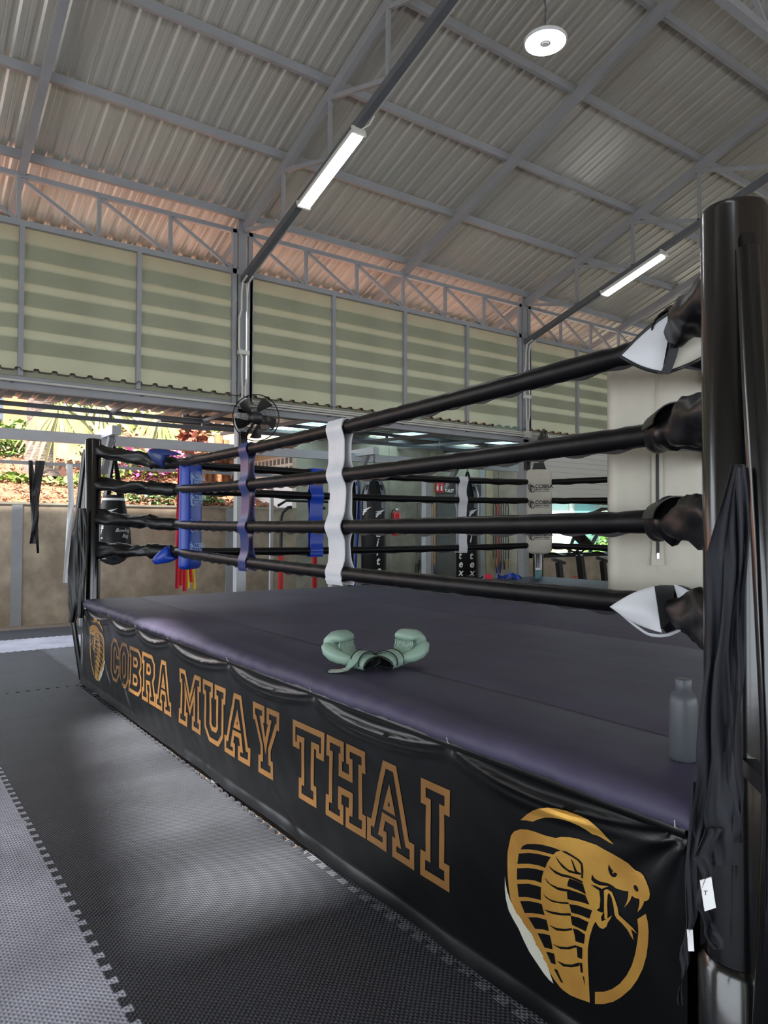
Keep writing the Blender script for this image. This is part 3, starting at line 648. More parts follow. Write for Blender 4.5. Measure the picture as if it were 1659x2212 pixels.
EK = [
 [(285,645),(300,620),(335,605),(390,603),(450,610),(520,628),(580,650),(545,660),(525,680),(480,668),(420,652),(350,643)],
 [(272,675),(350,668),(430,678),(507,697),(480,740),(468,775),(420,758),(350,747),(262,748)],
 [(260,780),(340,777),(400,785),(455,797),(440,840),(435,885),(390,868),(330,860),(260,860)],
 [(262,893),(340,890),(400,905),(432,915),(428,960),(430,1008),(380,995),(330,985),(272,985)],
 [(282,1015),(350,1015),(400,1025),(437,1037),(445,1080),(458,1115),(420,1108),(370,1100),(315,1100)],
 [(340,1130),(400,1130),(440,1140),(470,1150),(478,1185),(488,1230),(450,1218),(390,1213)],
 [(408,1245),(455,1248),(495,1260),(505,1300),(515,1360),(480,1352),(458,1348)],
 [(470,1378),(500,1382),(525,1390),(532,1430),(538,1468),(515,1462),(505,1458)],
 [(525,1500),(548,1505),(570,1560),(590,1600),(575,1597)],
 [(585,652),(615,655),(660,680),(710,712),(735,740),(742,790),(737,850),(725,848),(727,800),(723,748),(700,720),(655,692),(605,666)],
 [(640,850),(690,868),(735,890),(755,965),(700,935),(625,905),(628,880)],
 [(620,925),(680,945),(750,970),(780,1040),(720,1020),(625,1000)],
 [(635,1035),(700,1045),(770,1070),(800,1080),(780,1140),(720,1115),(650,1095),(645,1065)],
 [(645,1120),(700,1130),(775,1165),(755,1230),(700,1205),(655,1185)],
 [(660,1210),(700,1220),(750,1255),(740,1320),(700,1310),(678,1302),(672,1260)],
 [(685,1335),(728,1348),(725,1430),(692,1420)], [(700,1455),(725,1460),(730,1530),(715,1525),(710,1480)], [(728,1550),(740,1560),(745,1620)],
 [(490,757),(530,790),(580,815),(640,830),(690,850),(733,870),(733,885),(650,848),(590,838),(540,815),(510,785)],
 [(460,845),(500,890),(560,915),(625,928),(620,925),(621,945),(560,935),(510,905),(480,880)],
 [(442,962),(490,1000),(550,1018),(630,1022),(635,1035),(570,1032),(510,1020),(470,995)],
 [(450,1075),(510,1090),(580,1102),(645,1100),(648,1118),(580,1118),(520,1110),(480,1095)],
 [(485,1185),(540,1208),(600,1215),(650,1208),(655,1222),(600,1232),(540,1225)],
 [(510,1320),(560,1340),(620,1345),(680,1330),(690,1345),(630,1362),(570,1358)],
 [(545,1440),(600,1465),(650,1470),(700,1455),(705,1480),(650,1490),(590,1482)],
 [(540,688),(575,735),(630,785),(680,803),(652,705),(668,730),(695,798),(725,812),(720,825),(640,808),(590,770),(560,730)],
 [(920,750),(937,784),(949,797),(942,812),(951,819),(958,808),(980,821),(966,843),(945,843),(927,824),(915,786)],
 [(1100,900),(1110,898),(1125,910),(1134,930),(1130,945),(1118,943),(1104,930),(1097,912)],
 [(803,822),(820,850),(860,875),(910,885),(945,903),(935,915),(900,905),(850,898),(815,880),(797,858)],
 [(790,893),(830,905),(870,925),(885,945),(885,1060),(870,1072),(860,1000),(852,938),(815,912)],
]
def emblem(fx):
    e = thing('cobra_emblem', (fx((6.24,.4))[0], -.04, .4), parent=banner)
    for lp in EG: obj('gold_shape', poly_mesh('gold_shape', [[fx(E(c)) for c in lp]], .03, bmap(.0022)), GOLD_E, e)
    obj('silver_edge', poly_mesh('silver_edge', [[fx(E(c)) for c in ES]], .03, bmap(.0022)), SILVER, e)
    for lp in EK: obj('dark_scale', poly_mesh('dark_scale', [[fx(E(c)) for c in lp]], .03, bmap(.0034)), VINYL, e)
emblem(lambda q: q)
emblem(lambda q: (.306+(6.529-q[0])*.985, q[1]*1.03-.012))

# ================================================================== CORNER PADS
def pad_mesh(w, h, t, bulge=.0, rad=.12, seed=0, wr=0.0):
    """upright pad around origin: x = width, y = thickness (front +y), z = height"""
    out = []
    n = 9
    for cx, cz, a0 in ((w/2-rad, h/2-rad*.55, 0), (-w/2+rad, h/2-rad*.55, 90), (-w/2+rad, -h/2+rad*.55, 180), (w/2-rad, -h/2+rad*.55, 270)):
        for k in range(n):
            a = math.radians(a0+90*k/(n-1)); out.append((cx+rad*math.cos(a), cz+rad*.55*math.sin(a)))
    # resample sides
    P = []
    for i, (x, z) in enumerate(out):
        x2, z2 = out[(i+1) % len(out)]; m = max(1, int(math.hypot(x2-x, z2-z)/.06))
        P += [(lerp(x, x2, k/m), lerp(z, z2, k/m)) for k in range(m)]
    N = len(P); mb = MB(); vs = []; lay = [(-.5,.0),(-.5,.55),(-.5,.82),(-.44,.95),(-.25,1),(.25,1),(.44,.95),(.5,.82),(.5,.55),(.5,.0)]
    for (y, k) in lay:
        for (x, z) in P:
            zz = z-math.copysign(min(abs(z), w/2*(1-k)), z) if k > 0 else z*max(0, 1-w/abs(2*h))  # uniform border inset
            yy = y*t + math.copysign(bulge*(1-(x*k/(w/2))**2), y)*(1 if abs(y) > .45 else .0)
            if wr: yy += math.copysign(wr, y)*(noise1(zz*16+x*4, seed)*.6+noise1(zz*31-x*7, seed+2)*.4)
            vs.append((x*k, yy, zz))
    fs = [(j*N+i, j*N+(i+1) % N, (j+1)*N+(i+1) % N, (j+1)*N+i) for j in range(len(lay)-1) for i in range(N)]
    mb.add(vs, fs); return mb
def place_frame(c, nrm):
    n = Vector((nrm[0], nrm[1], 0)).normalized(); s = Vector((n.y, -n.x, 0))
    return Matrix(((s.x, n.x, 0, c[0]), (s.y, n.y, 0, c[1]), (0, 0, 1, c[2]), (0, 0, 0, 1)))
def xform(mb, M): mb.v = [tuple(M @ Vector(v)) for v in mb.v]; return mb
def mini_emblem(x0, z0, s, mapf):
    bm = bmesh.new()
    for lps in [[EG[0]], [EG[1]], [EG[2]]+EK[1:9]+EK[10:18], [ES]]:
        m_ = poly_mesh('k', [[(x0+(a-690)/1400*s, z0-(b-1050)/1400*s) for a, b in lp] for lp in lps], None, mapf); bm.from_mesh(m_); bpy.data.meshes.remove(m_)
    return bm
def pad_logo(parent, M, y, zc, m, mk):
    mp = lambda a, b: tuple(M @ Vector((a, y, b)))
    bm = mini_emblem(-.112, zc, .13, mp)
    for s, sz, dx, dz in (('COBRA', .074, -.058, .0), ('MUAY THAI', .036, -.055, -.034)):
        m_ = text_mesh('t', s, sz, 0, lambda a, b: mp(dx+a, zc+dz+b), None, .0022 if sz > .05 else .001); bm.from_mesh(m_); bpy.data.meshes.remove(m_)
    m_ = poly_mesh('k', [[(-.15, zc-.047), (.15, zc-.047), (.15, zc-.051), (-.15, zc-.051)]], None, mp); bm.from_mesh(m_); bpy.data.meshes.remove(m_)
    me = bpy.data.meshes.new('pad_logo'); bm.to_mesh(me); bm.free(); obj('pad_logo', me, m, parent)
def mirrored(M): return M @ Matrix.Scale(-1, 4, (1,0,0))
# white pad in the far corner
cpos = (.62, 6.06, 1.86)
pad = thing('corner_pad', (cpos[0], cpos[1], 1.24), 'white corner pad with four printed logos in the far ring corner', 'corner pad')
M = place_frame(cpos, (1,-1)); xform(pad_mesh(.36, 1.24, .1, .01), M).build('pad_body', CREAM_V, pad, 50)
for z in (.33, .10, -.13, -.36): pad_logo(pad, mirrored(M) if False else M @ Matrix.Rotation(math.pi, 4, 'Z') @ Matrix.Scale(-1, 4, (0,1,0)), .064, z, PRINT_K, None)
mb = MB(); xform(mb.add([(-.1,-.02,.60),(.1,-.02,.60),(.07,.0,.70),(-.07,.0,.70),(-.1,.05,.60),(.1,.05,.60),(.06,.04,.69),(-.06,.04,.69)], [(0,1,2,3),(4,7,6,5),(0,4,5,1),(1,5,6,2),(2,6,7,3),(3,7,4,0)]), M).build('top_knot', FABRIC_K, pad)
# blue pad in the left corner
cpos = (.79, .79, 1.72)
pad = thing('corner_pad', (cpos[0], cpos[1], 1.15), 'bright blue corner pad with pale printed logos', 'corner pad')
M = place_frame(cpos, (1,1)); xform(pad_mesh(.36, 1.06, .1, .012, .07), M).build('pad_body', BLUE_V, pad, 50)
for z in (.36, .16, -.10, -.32): pad_logo(pad, M @ Matrix.Rotation(math.pi, 4, 'Z') @ Matrix.Scale(-1, 4, (0,1,0)), .066, z, PRINT_LB, None)
# big white pad in the near corner, seen from behind
cpos = (6.015, .794, 1.80)
pad = thing('corner_pad', (cpos[0], cpos[1], 1.35), 'large cream corner pad with black zip in the near ring corner', 'corner pad')
M = place_frame(cpos, (-1,1)); xform(pad_mesh(.365, 1.06, .09, .006, .06, 3, .004), M).build('pad_body', CREAM_V, pad, 60)
yb_ = -.058
mb = MB(); xform(mb.slab(lambda u, v: (((u-.5)*.012, yb_-.001, .12-v*.42), (0,1,0)), 1, 8, .004), M).build('zip', RUBBER, pad)
mb = MB(); xform(mb.slab(lambda u, v: (((u-.5)*.045, yb_, .13-v*.44), (0,1,0)), 1, 8, .002), M).build('zip_tape', CREAM_V, pad)
mb = MB(); xform(mb.slab(lambda u, v: (((u-.5)*.05, yb_-.002, -.30-v*.045), (0,1,0)), 1, 2, .003), M).build('zip_patch', CREAM_V, pad)
mb = MB(); xform(mb.slab(lambda u, v: (((u-.5)*.05, yb_-.002, .17-v*.045), (0,1,0)), 1, 2, .003), M).build('zip_patch', CREAM_V, pad)
mb = MB(); xform(mb.slab(lambda u, v: (((u-.5)*.009, yb_-.006, -.295-v*.022), (0,1,0)), 1, 2, .003), M).build('zip_pull', CHROME, pad)
STITCH = mat('stitch_thread', (178,168,150), .8)
mb = MB(); xform(mb.slab(lambda u, v: (((u-.5)*.0025, yb_, .5-v*.36), (0,1,0)), 1, 4, .002), M); xform(MB(), M)
mb.build('back_seam', STITCH, pad)
# flaps that wrap the rope corners (patch between three edge curves)
def flap(name, parent, m, tip, top, bot, out, bulge, th=.006, trim=None):
    tip, top, bot, out = Vector(tip), Vector(top), Vector(bot), Vector(out).normalized()
    def f(u, v):
        e = top.lerp(bot, v); p = tip.lerp(e, u)
        k = math.sin(math.pi*min(1, u*.9+.05))*math.sin(math.pi*(v*.8+.1))
        cu = (v-.5)**2
        return (p + out*(bulge*k) + V(0,0,.02*math.sin(u*math.pi)*(v-.5)*2*-1*.6), out)
    mb = MB(); mb.slab(f, 12, 12, th); o = mb.build(name, m, parent, 70)
    if trim is not None:
        n = 14
        for v0 in (0.0, 1.0):
            mb = MB(); mb.tube([f(k/n, v0)[0]+out*.004 for k in range(n+1)], .006, 6); mb.build('edge_binding', trim, parent, 60)
    return o
def pt(px, py, depth):
    d = _fw + CR*((px-829.5)/FOC) - CU*((py-1106)/FOC); return CAM_POS + d*depth
toward = -_fw
flap('wrap_flap', pad, WHITE_V, pt(1338,770,2.36), pt(1452,672,2.27), pt(1428,806,2.24), toward, .03, trim=RUBBER)
flap('wrap_flap', pad, CREAM_V, pt(1560,742,2.30), pt(1470,676,2.27), pt(1438,806,2.24), toward, .03, trim=RUBBER)
mb = MB(); mb.slab(lambda u, v: (pt(lerp(1444,1464,u)+8*math.sin(v*3.1)-18*v*v, lerp(674,808,v), 2.225), toward), 2, 10, .006); mb.build('hook_strap', RUBBER, pad, 60)
mb = MB(); mb.slab(lambda u, v: (pt(lerp(1450,1540,u), lerp(668,705,v), 2.30), toward), 2, 2, .05); mb.build('top_pad_edge', CREAM_V, pad, 60)
flap('wrap_flap', pad, WHITE_V, pt(1317,1311,2.36), pt(1415,1266,2.26), pt(1428,1366,2.22), toward, .03)
flap('wrap_flap', pad, WHITE_V, pt(1530,1312,2.28), pt(1455,1262,2.26), pt(1470,1318,2.25), toward, .02)
mb = MB(); mb.slab(lambda u, v: (pt(lerp(1414,1456,u)+14*v-16*u*v, lerp(1266,1335,v)+(24*(1-u)*v), 2.20), toward), 3, 6, .006); mb.build('hook_strap', RUBBER, pad, 60)
def hem(u, v):
    x = lerp(1320, 1430, u) if u < .7 else lerp(1397, 1480, (u-.7)/.3); y = lerp(1312, 1366, min(1, u/.7)**1.0) if u < .7 else 1366+10*math.sin((u-.7)/.3*3.14)-14*((u-.7)/.3)
    return (pt(x+4*v, y+9*v*math.sin(u*3), lerp(2.36, 2.21, u)), toward)
mb = MB(); mb.slab(hem, 14, 2, .012); mb.build('hem_edge', WHITE_V, pad, 60)
# blue flaps on the left corner
padb = [o for o in COL.objects if o.name.startswith('corner_pad') and 'blue' in o.get('label','')][0]
def outline_patch(name, m, pix, depth, th, bulge, parent):
    P = [pt(a, b, depth) for a, b in pix]; c = sum(P, Vector())/len(P); n = len(P); mb = MB(); vs = []
    rings = [(1,0),(.75,.55),(.4,.9),(.0,1)]
    for s, k in rings:
        for p in P: vs.append(c.lerp(p, s)+toward*(th/2+bulge*k))
    for p in P: vs.append(p-toward*th/2)
    fs = [(j*n+i, j*n+(i+1)%n, (j+1)*n+(i+1)%n, (j+1)*n+i) for j in range(3) for i in range(n)] + [(i,(i+1)%n,4*n+(i+1)%n,4*n+i) for i in range(n)] + [tuple(4*n+i for i in range(n))]
    mb.add(vs, fs); return mb.build(name, m, parent, 60)
c7 = lambda q: (180+q[0]/4.608, 920+q[1]/4.608)
outline_patch('wrap_flap', NAVY_V, [c7(q) for q in ((640,270),(660,235),(700,226),(770,228),(850,238),(930,262),(975,288),(830,300),(815,350),(795,418),(740,385),(690,345))], 7.12, .03, .03, padb)
outline_patch('wrap_flap', BLUE_V, [c7(q) for q in ((690,1345),(700,1310),(770,1240),(850,1188),(862,1240),(878,1292),(940,1318),(860,1358),(720,1380))], 7.12, .03, .03, padb)
# ================================================================== LAMPS
TUBE_E = mat_emit('tube_light', (.93, .97, 1.0), 26)
DISC_E = mat_emit('high_bay_light', (.95, .98, 1.0), 40)
def tube_lamp(y, xa, xb, label):
    t = thing('tube_lamp', ((xa+xb)/2, y, ch((xa+xb)/2)-.1), label, 'tube lamp')
    d = V(xb-xa, 0, ch(xb)-ch(xa)).normalized(); up = V(-d.z, 0, d.x)
    a, b = V(xa, y, ch(xa))-up*.075, V(xb, y, ch(xb))-up*.075
    mb = MB(); mb.bar(a, b, .15, .05, up); mb.build('lamp_body', PVC, t)
    for s in (-.045, .045):
        mb = MB(); mb.tube([a+d*.04+V(0,s,0)-up*.042, b-d*.04+V(0,s,0)-up*.042], .016, 10); mb.build('tube_bulb', TUBE_E, t, 40)
    for q in (a, b):
        mb = MB(); mb.bar(q-d*.012, q+d*.012, .17, .085, up); mb.build('end_cap', PVC, t)
    mb = MB(); mb.tube([b, b+d*.12+V(0,.06,.0), b+d*.2+V(0,.07,.04)], .008, 6); mb.build('power_lead', PVC, t)
    return t
tube_lamp(2.36, .22, 1.42, 'twin tube lamp glowing under the nearer roof truss')
x2a, x2b = at(1302,640,1,8.0).x, at(1432,560,1,8.0).x
tube_lamp(8.0, x2a, x2b, 'twin tube lamp glowing under the truss behind the near post')
def high_bay(c, label):
    c = V(*c); t = thing('high_bay_lamp', c, label, 'ceiling lamp')
    mb = MB(); mb.lathe([(.0,.10),(.05,.10),(.08,.085),(.11,.05),(.19,.03),(.205,.012),(.205,-.008),(.195,-.012)], c, 40); mb.build('lamp_housing', WHITEP, t, 40)
    mb = MB(); mb.lathe([(.19,-.013),(.06,-.016)], c, 40); mb.f = mb.f[:40]; mb.build('light_disc', DISC_E, t)
    mb = MB(); mb.lathe([(.058,-.013),(.05,-.022),(.035,-.02),(.03,-.026),(.0,-.026)], c, 24); mb.build('sensor_cap', WHITEP, t, 40)
    mb = MB(); n = 26; zt = zr(c.x)+.07-c.z
    mb.tube([c+V(0,0,.09), c+V(0,0,zt)], .006, 6)
    mb.tube([c+V(.012*math.cos(k*1.3), .012*math.sin(k*1.3), .1+(zt-.12)*k/n) for k in range(n+1)], .005, 5); mb.build('hanging_chain', STEEL_D, t)
    return t
high_bay((3.14, 3.38, 6.28), 'round white high bay lamp hanging on a chain from the roof')

# ================================================================== WALL FANS
FANM = mat('fan_plastic', (14,14,15), .35)
BLADE = mat('fan_blade', (28,26,24), .3)
def wall_fan(c, nrm, R, label, rot, stem_to):
    c = V(*c); n = V(*nrm).normalized(); s = n.cross(V(0,0,1)).normalized(); u = s.cross(n)
    M = Matrix(((s.x,u.x,n.x,c.x),(s.y,u.y,n.y,c.y),(s.z,u.z,n.z,c.z),(0,0,0,1)))
    t = thing('wall_fan', c-n*.2, label, 'fan', 'black wall fans on the columns')
    def P(x, y, z): return M @ V(x, y, z)
    def ringp(r, z, k=36): return [P(r*math.cos(2*math.pi*i/k), r*math.sin(2*math.pi*i/k), z) for i in range(k+1)]
    mb = MB(); mb.tube(ringp(R, 0), .007, 6, False); mb.tube(ringp(R, -.022), .006, 6, False); mb.build('guard_rim', FANM, t, 60)
    for side, zz in (('guard_front', 1), ('guard_rear', -1)):
        mb = MB(); K = 56 if zz > 0 else 40
        for k in range(K):
            a = 2*math.pi*k/K; pts = []
            for q in (1, .9, .6, .26):
                pts.append(P(q*R*math.cos(a+.25*(1-q)), q*R*math.sin(a+.25*(1-q)), zz*(.075*(1-q**4))-(.02 if zz < 0 else 0)))
            mb.tube(pts, .0013, 3, False)
        for q in (.45, .65, .82): mb.tube(ringp(q*R, zz*(.075*(1-q**4))-(.02 if zz < 0 else 0)), .0016, 4, False)
        tag(mb.build(side, FANM, t), kind='stuff')
    mb = MB(); mb.lathe([(.085,.06),(.085,.078),(.07,.088),(.0,.09)], (0,0,0), 24); mb.v = [tuple(P(*v)) for v in mb.v]; mb.build('front_badge', FANM, t, 40)
    mb = MB(); mb.lathe([(.06,.04),(.06,-.03),(.05,-.05),(.085,-.07),(.085,-.2),(.06,-.23),(.0,-.23)], (0,0,0), 20); mb.v = [tuple(P(*v)) for v in mb.v]; mb.build('motor_housing', FANM, t, 40)
    def blade(k):
        a0 = rot+2*math.pi*k/5
        def f(q, w):
            r = lerp(.05, R*.9, q); wd = lerp(.25, .62, math.sin(min(1, q*1.25)*math.pi*.62))
            a = a0+(w-.35)*wd+.35*q; return (P(r*math.cos(a), r*math.sin(a), -.03+.055*(w-.5)*(1-.3*q)), n)
        mb = MB(); mb.slab(f, 8, 6, .004); return mb.build('fan_blade', BLADE, t, 60)
    for k in range(5): blade(k)
    w0 = V(*stem_to); mb = MB(); mb.tube([P(0,0,-.2), P(0,-.08,-.24), V(w0.x+.12, w0.y, c.z-.22), V(w0.x+.05, w0.y, c.z-.24)], .02, 8); mb.build('wall_arm', FANM, t, 40)
    mb = MB(); mb.box(w0.x+.0, w0.x+.06, w0.y-.05, w0.y+.05, c.z-.40, c.z-.16); mb.tube([(w0.x+.06, w0.y+.03, c.z-.35), (w0.x+.1, w0.y+.03, c.z-.7)], .004, 5); mb.build('wall_bracket', FANM, t)
    mb = MB(); mb.lathe([(.075,.0905),(.0,.0905)], (0,0,0), 20); 
    return t
wall_fan((-1.10, 2.40, 3.09), (.93,-.30,-.16), .312, 'black wall fan on the column beside the garden opening', .5, (-1.45, 2.36))
wall_fan((-1.10, 8.06, 3.08), (.80,.55,-.1), .33, 'black wall fan on the farther column beside the white boarded wall', .2, (-1.45, 8.0))

# ================================================================== BAG RACK, BAGS
RX = -3.7
rack = thing('bag_rack', (RX, 4, 0), 'pale grey steel rack carrying the punching bags outside the louvre wall', 'rack')
ry = [at(205,1100,0,RX).y, at(720,1100,0,RX).y, at(921,1100,0,RX).y]
def ibeam(mb, p, q, w, h, up=(0,0,1)):
    p, q = Vector(p), Vector(q); d = (q-p).normalized(); u = Vector(up); 
    mb.bar(p+u*(h/2-.008), q+u*(h/2-.008), w, .016, up); mb.bar(p-u*(h/2-.008), q-u*(h/2-.008), w, .016, up); mb.bar(p, q, .014, h-.03, up)
mb = MB(); mb.bar((RX, -4, 2.93), (RX, 10.6, 2.97), .12, .15); mb.build('top_beam', STEEL_W, rack)
for y in [-2.9]+ry+[10.4]:
    mb = MB(); mb.box(RX-.07, RX+.07, y-.07, y+.07, 0, 2.93); mb.build('rack_post', STEEL_W, rack)
arms = []
for px in (245, 803, 1003):
    y = at(px, 1100, 0, -3.15).y; arms.append(y)
    mb = MB(); mb.bar((RX-.1, y, 3.03), (-3.02, y, 3.03), .13, .13); mb.build('cantilever_arm', STEEL_W, rack)
    mb = MB(); mb.bar((RX, y, 2.45), (-3.3, y, 2.97), .08, .1); mb.build('arm_brace', STEEL, rack)
mb = MB(); mb.bar((-4.6, -3.5, 2.62), (-4.6, 5.0, 2.60), .05, .05); rail = mb.build('hanging_rail', STEEL, None)
tag(rail, 'thin grey rail that hand wraps hang from in front of the garden', 'rail')
for y in (-2, 1.0, 4.4):
    mb = MB(); mb.box(-4.63, -4.57, y-.03, y+.03, 0, 2.6); mb.build('rail_post', STEEL_W, rail)
BAGM = mat('bag_leather', (12,12,14), .42, 0, var=.15, bump=.15, bscale=18, spec=.35)
def chain(c, z0, z1, parent):
    mb = MB(); n = max(3, int((z1-z0)/.05))
    for k in range(n):
        z = lerp(z0, z1, (k+.5)/n); a = (k % 2)*math.pi/2; r = (z1-z0)/n*.62
        mb.tube([V(c[0], c[1], z)+V(math.cos(a)*r*.5*math.cos(q), math.sin(a)*r*.5*math.cos(q), r*math.sin(q)) for q in [2*math.pi*j/10 for j in range(11)]], .006, 5, False)
    return tag(mb.build('hanging_chain', STEEL_D, parent), kind='stuff')
def wrap_text(parent, m, s, c, R, ang0, z0, size, vertical=True, shear=.2):
    """lettering on a bag: runs down the bag, letters upright"""
    for k, chh in enumerate(s):
        def mp(a, b, k=k):
            z = z0-k*size*1.02+b; rr = (R(z) if callable(R) else R)+.003; an = ang0+a/max(rr, .05); return (c[0]+rr*math.cos(an), c[1]+rr*math.sin(an), z)
        obj('bag_letter', text_mesh('bag_letter', chh, size*1.25, shear, mp, .03, .004), m, parent)
def wing(parent, c, R, ang, z, s):
    lp = [[(0,0),(.02,.05),(.0,.06),(.05,.085),(.0,.095),(.22,.15),(.13,.09),(.10,.07),(.12,.06),(.07,.045),(.03,-.01)]]
    def mp(a, b):
        zz = z+b*s; rr = (R(zz) if callable(R) else R)+.003; an = ang+a*s/rr; return (c[0]+rr*math.cos(an), c[1]+rr*math.sin(an), zz)
    return obj('bag_emblem', poly_mesh('bag_emblem', lp, .03, mp), PRINT_W, parent)
camang = lambda c: math.atan2(CAM_POS.y-c[1], CAM_POS.x-c[0])
# tear drop bag
bc = (-3.15, arms[0]); z0 = 1.05
tb = thing('teardrop_bag', (bc[0], bc[1], z0), 'black teardrop punching bag with white script hanging before the garden wall', 'punching bag')
prof = [(0,0),(.09,.02),(.17,.07),(.225,.15),(.25,.25),(.255,.35),(.245,.48),(.22,.62),(.19,.78),(.165,.92),(.15,1.0),(.148,1.03)]
mb = MB(); mb.lathe([(r, z0+z) for r, z in prof]+[(0, z0+1.04)], (bc[0], bc[1], 0), 32); mb.build('bag_body', BAGM, tb, 60)
mb = MB(); mb.lathe([(.151, z0+.985),(.156, z0+.95),(.161, z0+.95),(.156,z0+.985)], (bc[0], bc[1], 0), 32); mb.build('white_band', PRINT_W, tb, 60)
for k in range(4):
    a = camang(bc)+.6+k*math.pi/2; e = V(math.cos(a), math.sin(a), 0)
    mb = MB(); q = V(bc[0], bc[1], 0); tdir = V(-e.y, e.x, 0)
    mb.slab(lambda u, v: (q+e*lerp(.145,.03,v)+tdir*(u-.5)*lerp(.09,.05,v)+V(0,0,lerp(z0+1.02, z0+1.55, v)), e), 2, 4, .008); mb.build('hanging_strap', FABRIC_K, tb)
mb = MB(); mb.lathe([(.03, z0+1.5),(.05, z0+1.6),(.045,z0+1.72),(.02,z0+1.76)], (bc[0], bc[1], 0), 14); mb.build('strap_gather', FABRIC_K, tb, 50)
chain(bc, z0+1.75, 2.97, tb)
def Rt(z):
    z -= z0
    for (r0,a),(r1,b) in zip(prof, prof[1:]):
        if a <= z <= b: return lerp(r0, r1, (z-a)/(b-a))
    return .15
wrap_text(tb, PRINT_W, 'Fairtex', bc, Rt, camang(bc)-.80, z0+.62, .085)
wing(tb, bc, Rt, camang(bc)-.75, z0+.70, .9)
for s, dz in (('Bowling', .49), ('Bag', .41)):
    def mp(a, b, dz=dz):
        z = z0+dz+b; rr = Rt(z)+.003; an = camang(bc)+.1+(a+(.1 if dz < .45 else 0))/rr; return (bc[0]+rr*math.cos(an), bc[1]+rr*math.sin(an), z)
    obj('bag_lettering', text_mesh('t', s, .075, .45, mp, .03), PRINT_W, tb)
def long_bag(px, x, zt, label):
    y = at(px, 1130, 0, x).y; c = (x, y); t = thing('heavy_bag', (x, y, .45), label, 'punching bag', 'long black punching bags on the rack')
    R = .235; pr = [(0,.42),(R*.9,.43),(R,.47),(R,zt-.35),(R*.97,zt-.22),(R*.8,zt-.08),(R*.62,zt),(0,zt)]
    mb = MB(); mb.lathe(pr, (x, y, 0), 30); mb.build('bag_body', BAGM, t, 60)
    GREYL = mat('grey_bag_panel', (120,126,140), .4)
    for k, da in enumerate((-.75, .0, .75)):
        a = camang(c)+da; e = V(math.cos(a), math.sin(a), 0); td = V(-e.y, e.x, 0); q = V(x, y, 0)
        mb = MB(); mb.slab(lambda u, v: (q+e*(lerp(R+.004, R*.62, max(0, v-.45)/.55))+td*(u-.5)*lerp(.10,.07,v)+V(0,0,lerp(zt-.5, zt+.02, v)), e), 2, 6, .01); mb.build('strap_patch', BAGM if k == 1 else GREYL, t, 60)
    for k in range(4):
        a = camang(c)+.4+k*math.pi/2; e = V(math.cos(a), math.sin(a), 0)
        mb = MB(); mb.tube([V(x,y,zt-.05)+e*.12, V(x,y,zt+.24)+e*.015], .012, 6); mb.build('hanging_strap', FABRIC_K, t)
    chain(c, zt+.22, 2.97, t)
    wrap_text(t, PRINT_W, 'Fairtex', c, R, camang(c)+.15, zt-.85, .165)
    wing(t, c, R, camang(c)+.1, zt-.66, 1.0)
    if px > 900: wrap_text(t, PRINT_W, 'Fairtex', c, R, camang(c)-.85, zt-.85, .165)
    else: wing(t, c, R, camang(c)-1.1, zt-.62, 1.0)
    lp = [[(-.05,0),(.05,0),(.05,.07),(-.05,.07)]]
    def mp(a, b): an = camang(c)+a/R; return (x+(R+.002)*math.cos(an), y+(R+.002)*math.sin(an), zt-.5+b)
    obj('bag_tag', poly_mesh('bag_tag', lp, .03, mp), mat('bag_tag_print', (205,150,140), .5), t)
long_bag(808, -3.15, 2.47, 'long black punching bag hanging beside the fire extinguisher')
long_bag(1010, -3.15, 2.52, 'long black punching bag hanging in front of the shower sign')

# ================================================================== BACK WALL THINGS
def on_wall(px, py): return at(px, py, 0, BX+.03)
# signs
SIGN_K = mat('sign_black', (22,22,25), .4)
q = on_wall(960, 1053)
s = thing('toilet_sign', (BX+.04, q.y, q.z), 'black toilet sign with red pictogram square on the back wall', 'sign')
mb = MB(); mb.box(BX+.028, BX+.045, q.y-.02-.10, q.y+.34, q.z-.13, q.z+.13); mb.build('sign_plate', SIGN_K, s)
mb = MB(); mb.box(BX+.046, BX+.05, q.y-.30, q.y-.03, q.z-.13, q.z+.15); mb.build('pictogram_plate', RED, s)
for dy in (-.23, -.11):
    mb = MB(); mb.lathe([(.0,.075),(.02,.06),(.02,.05),(.0,.035)], (BX+.052, q.y+dy, q.z), 8); mb.box(BX+.05, BX+.054, q.y+dy-.025, q.y+dy+.025, q.z-.08, q.z+.03); mb.build('pictogram', PRINT_W, s)
obj('sign_lettering', text_mesh('t', 'TOILET', .105, 0, lambda a, b: (BX+.048, q.y-.01+a*.85, q.z-.11+b), None, .004), PRINT_W, s)
q2 = on_wall(1020, 1058)
s = thing('shower_sign', (BX+.04, q2.y, q2.z), 'black shower sign half hidden by a long punching bag', 'sign')
mb = MB(); mb.box(BX+.05, BX+.066, q2.y-.25, q2.y+.27, q2.z-.14, q2.z+.13); mb.build('sign_plate', SIGN_K, s)
obj('sign_lettering', text_mesh('t', 'SHOWER', .10, 0, lambda a, b: (BX+.068, q2.y-.22+a*.95, q2.z-.11+b), None, .004), PRINT_W, s)
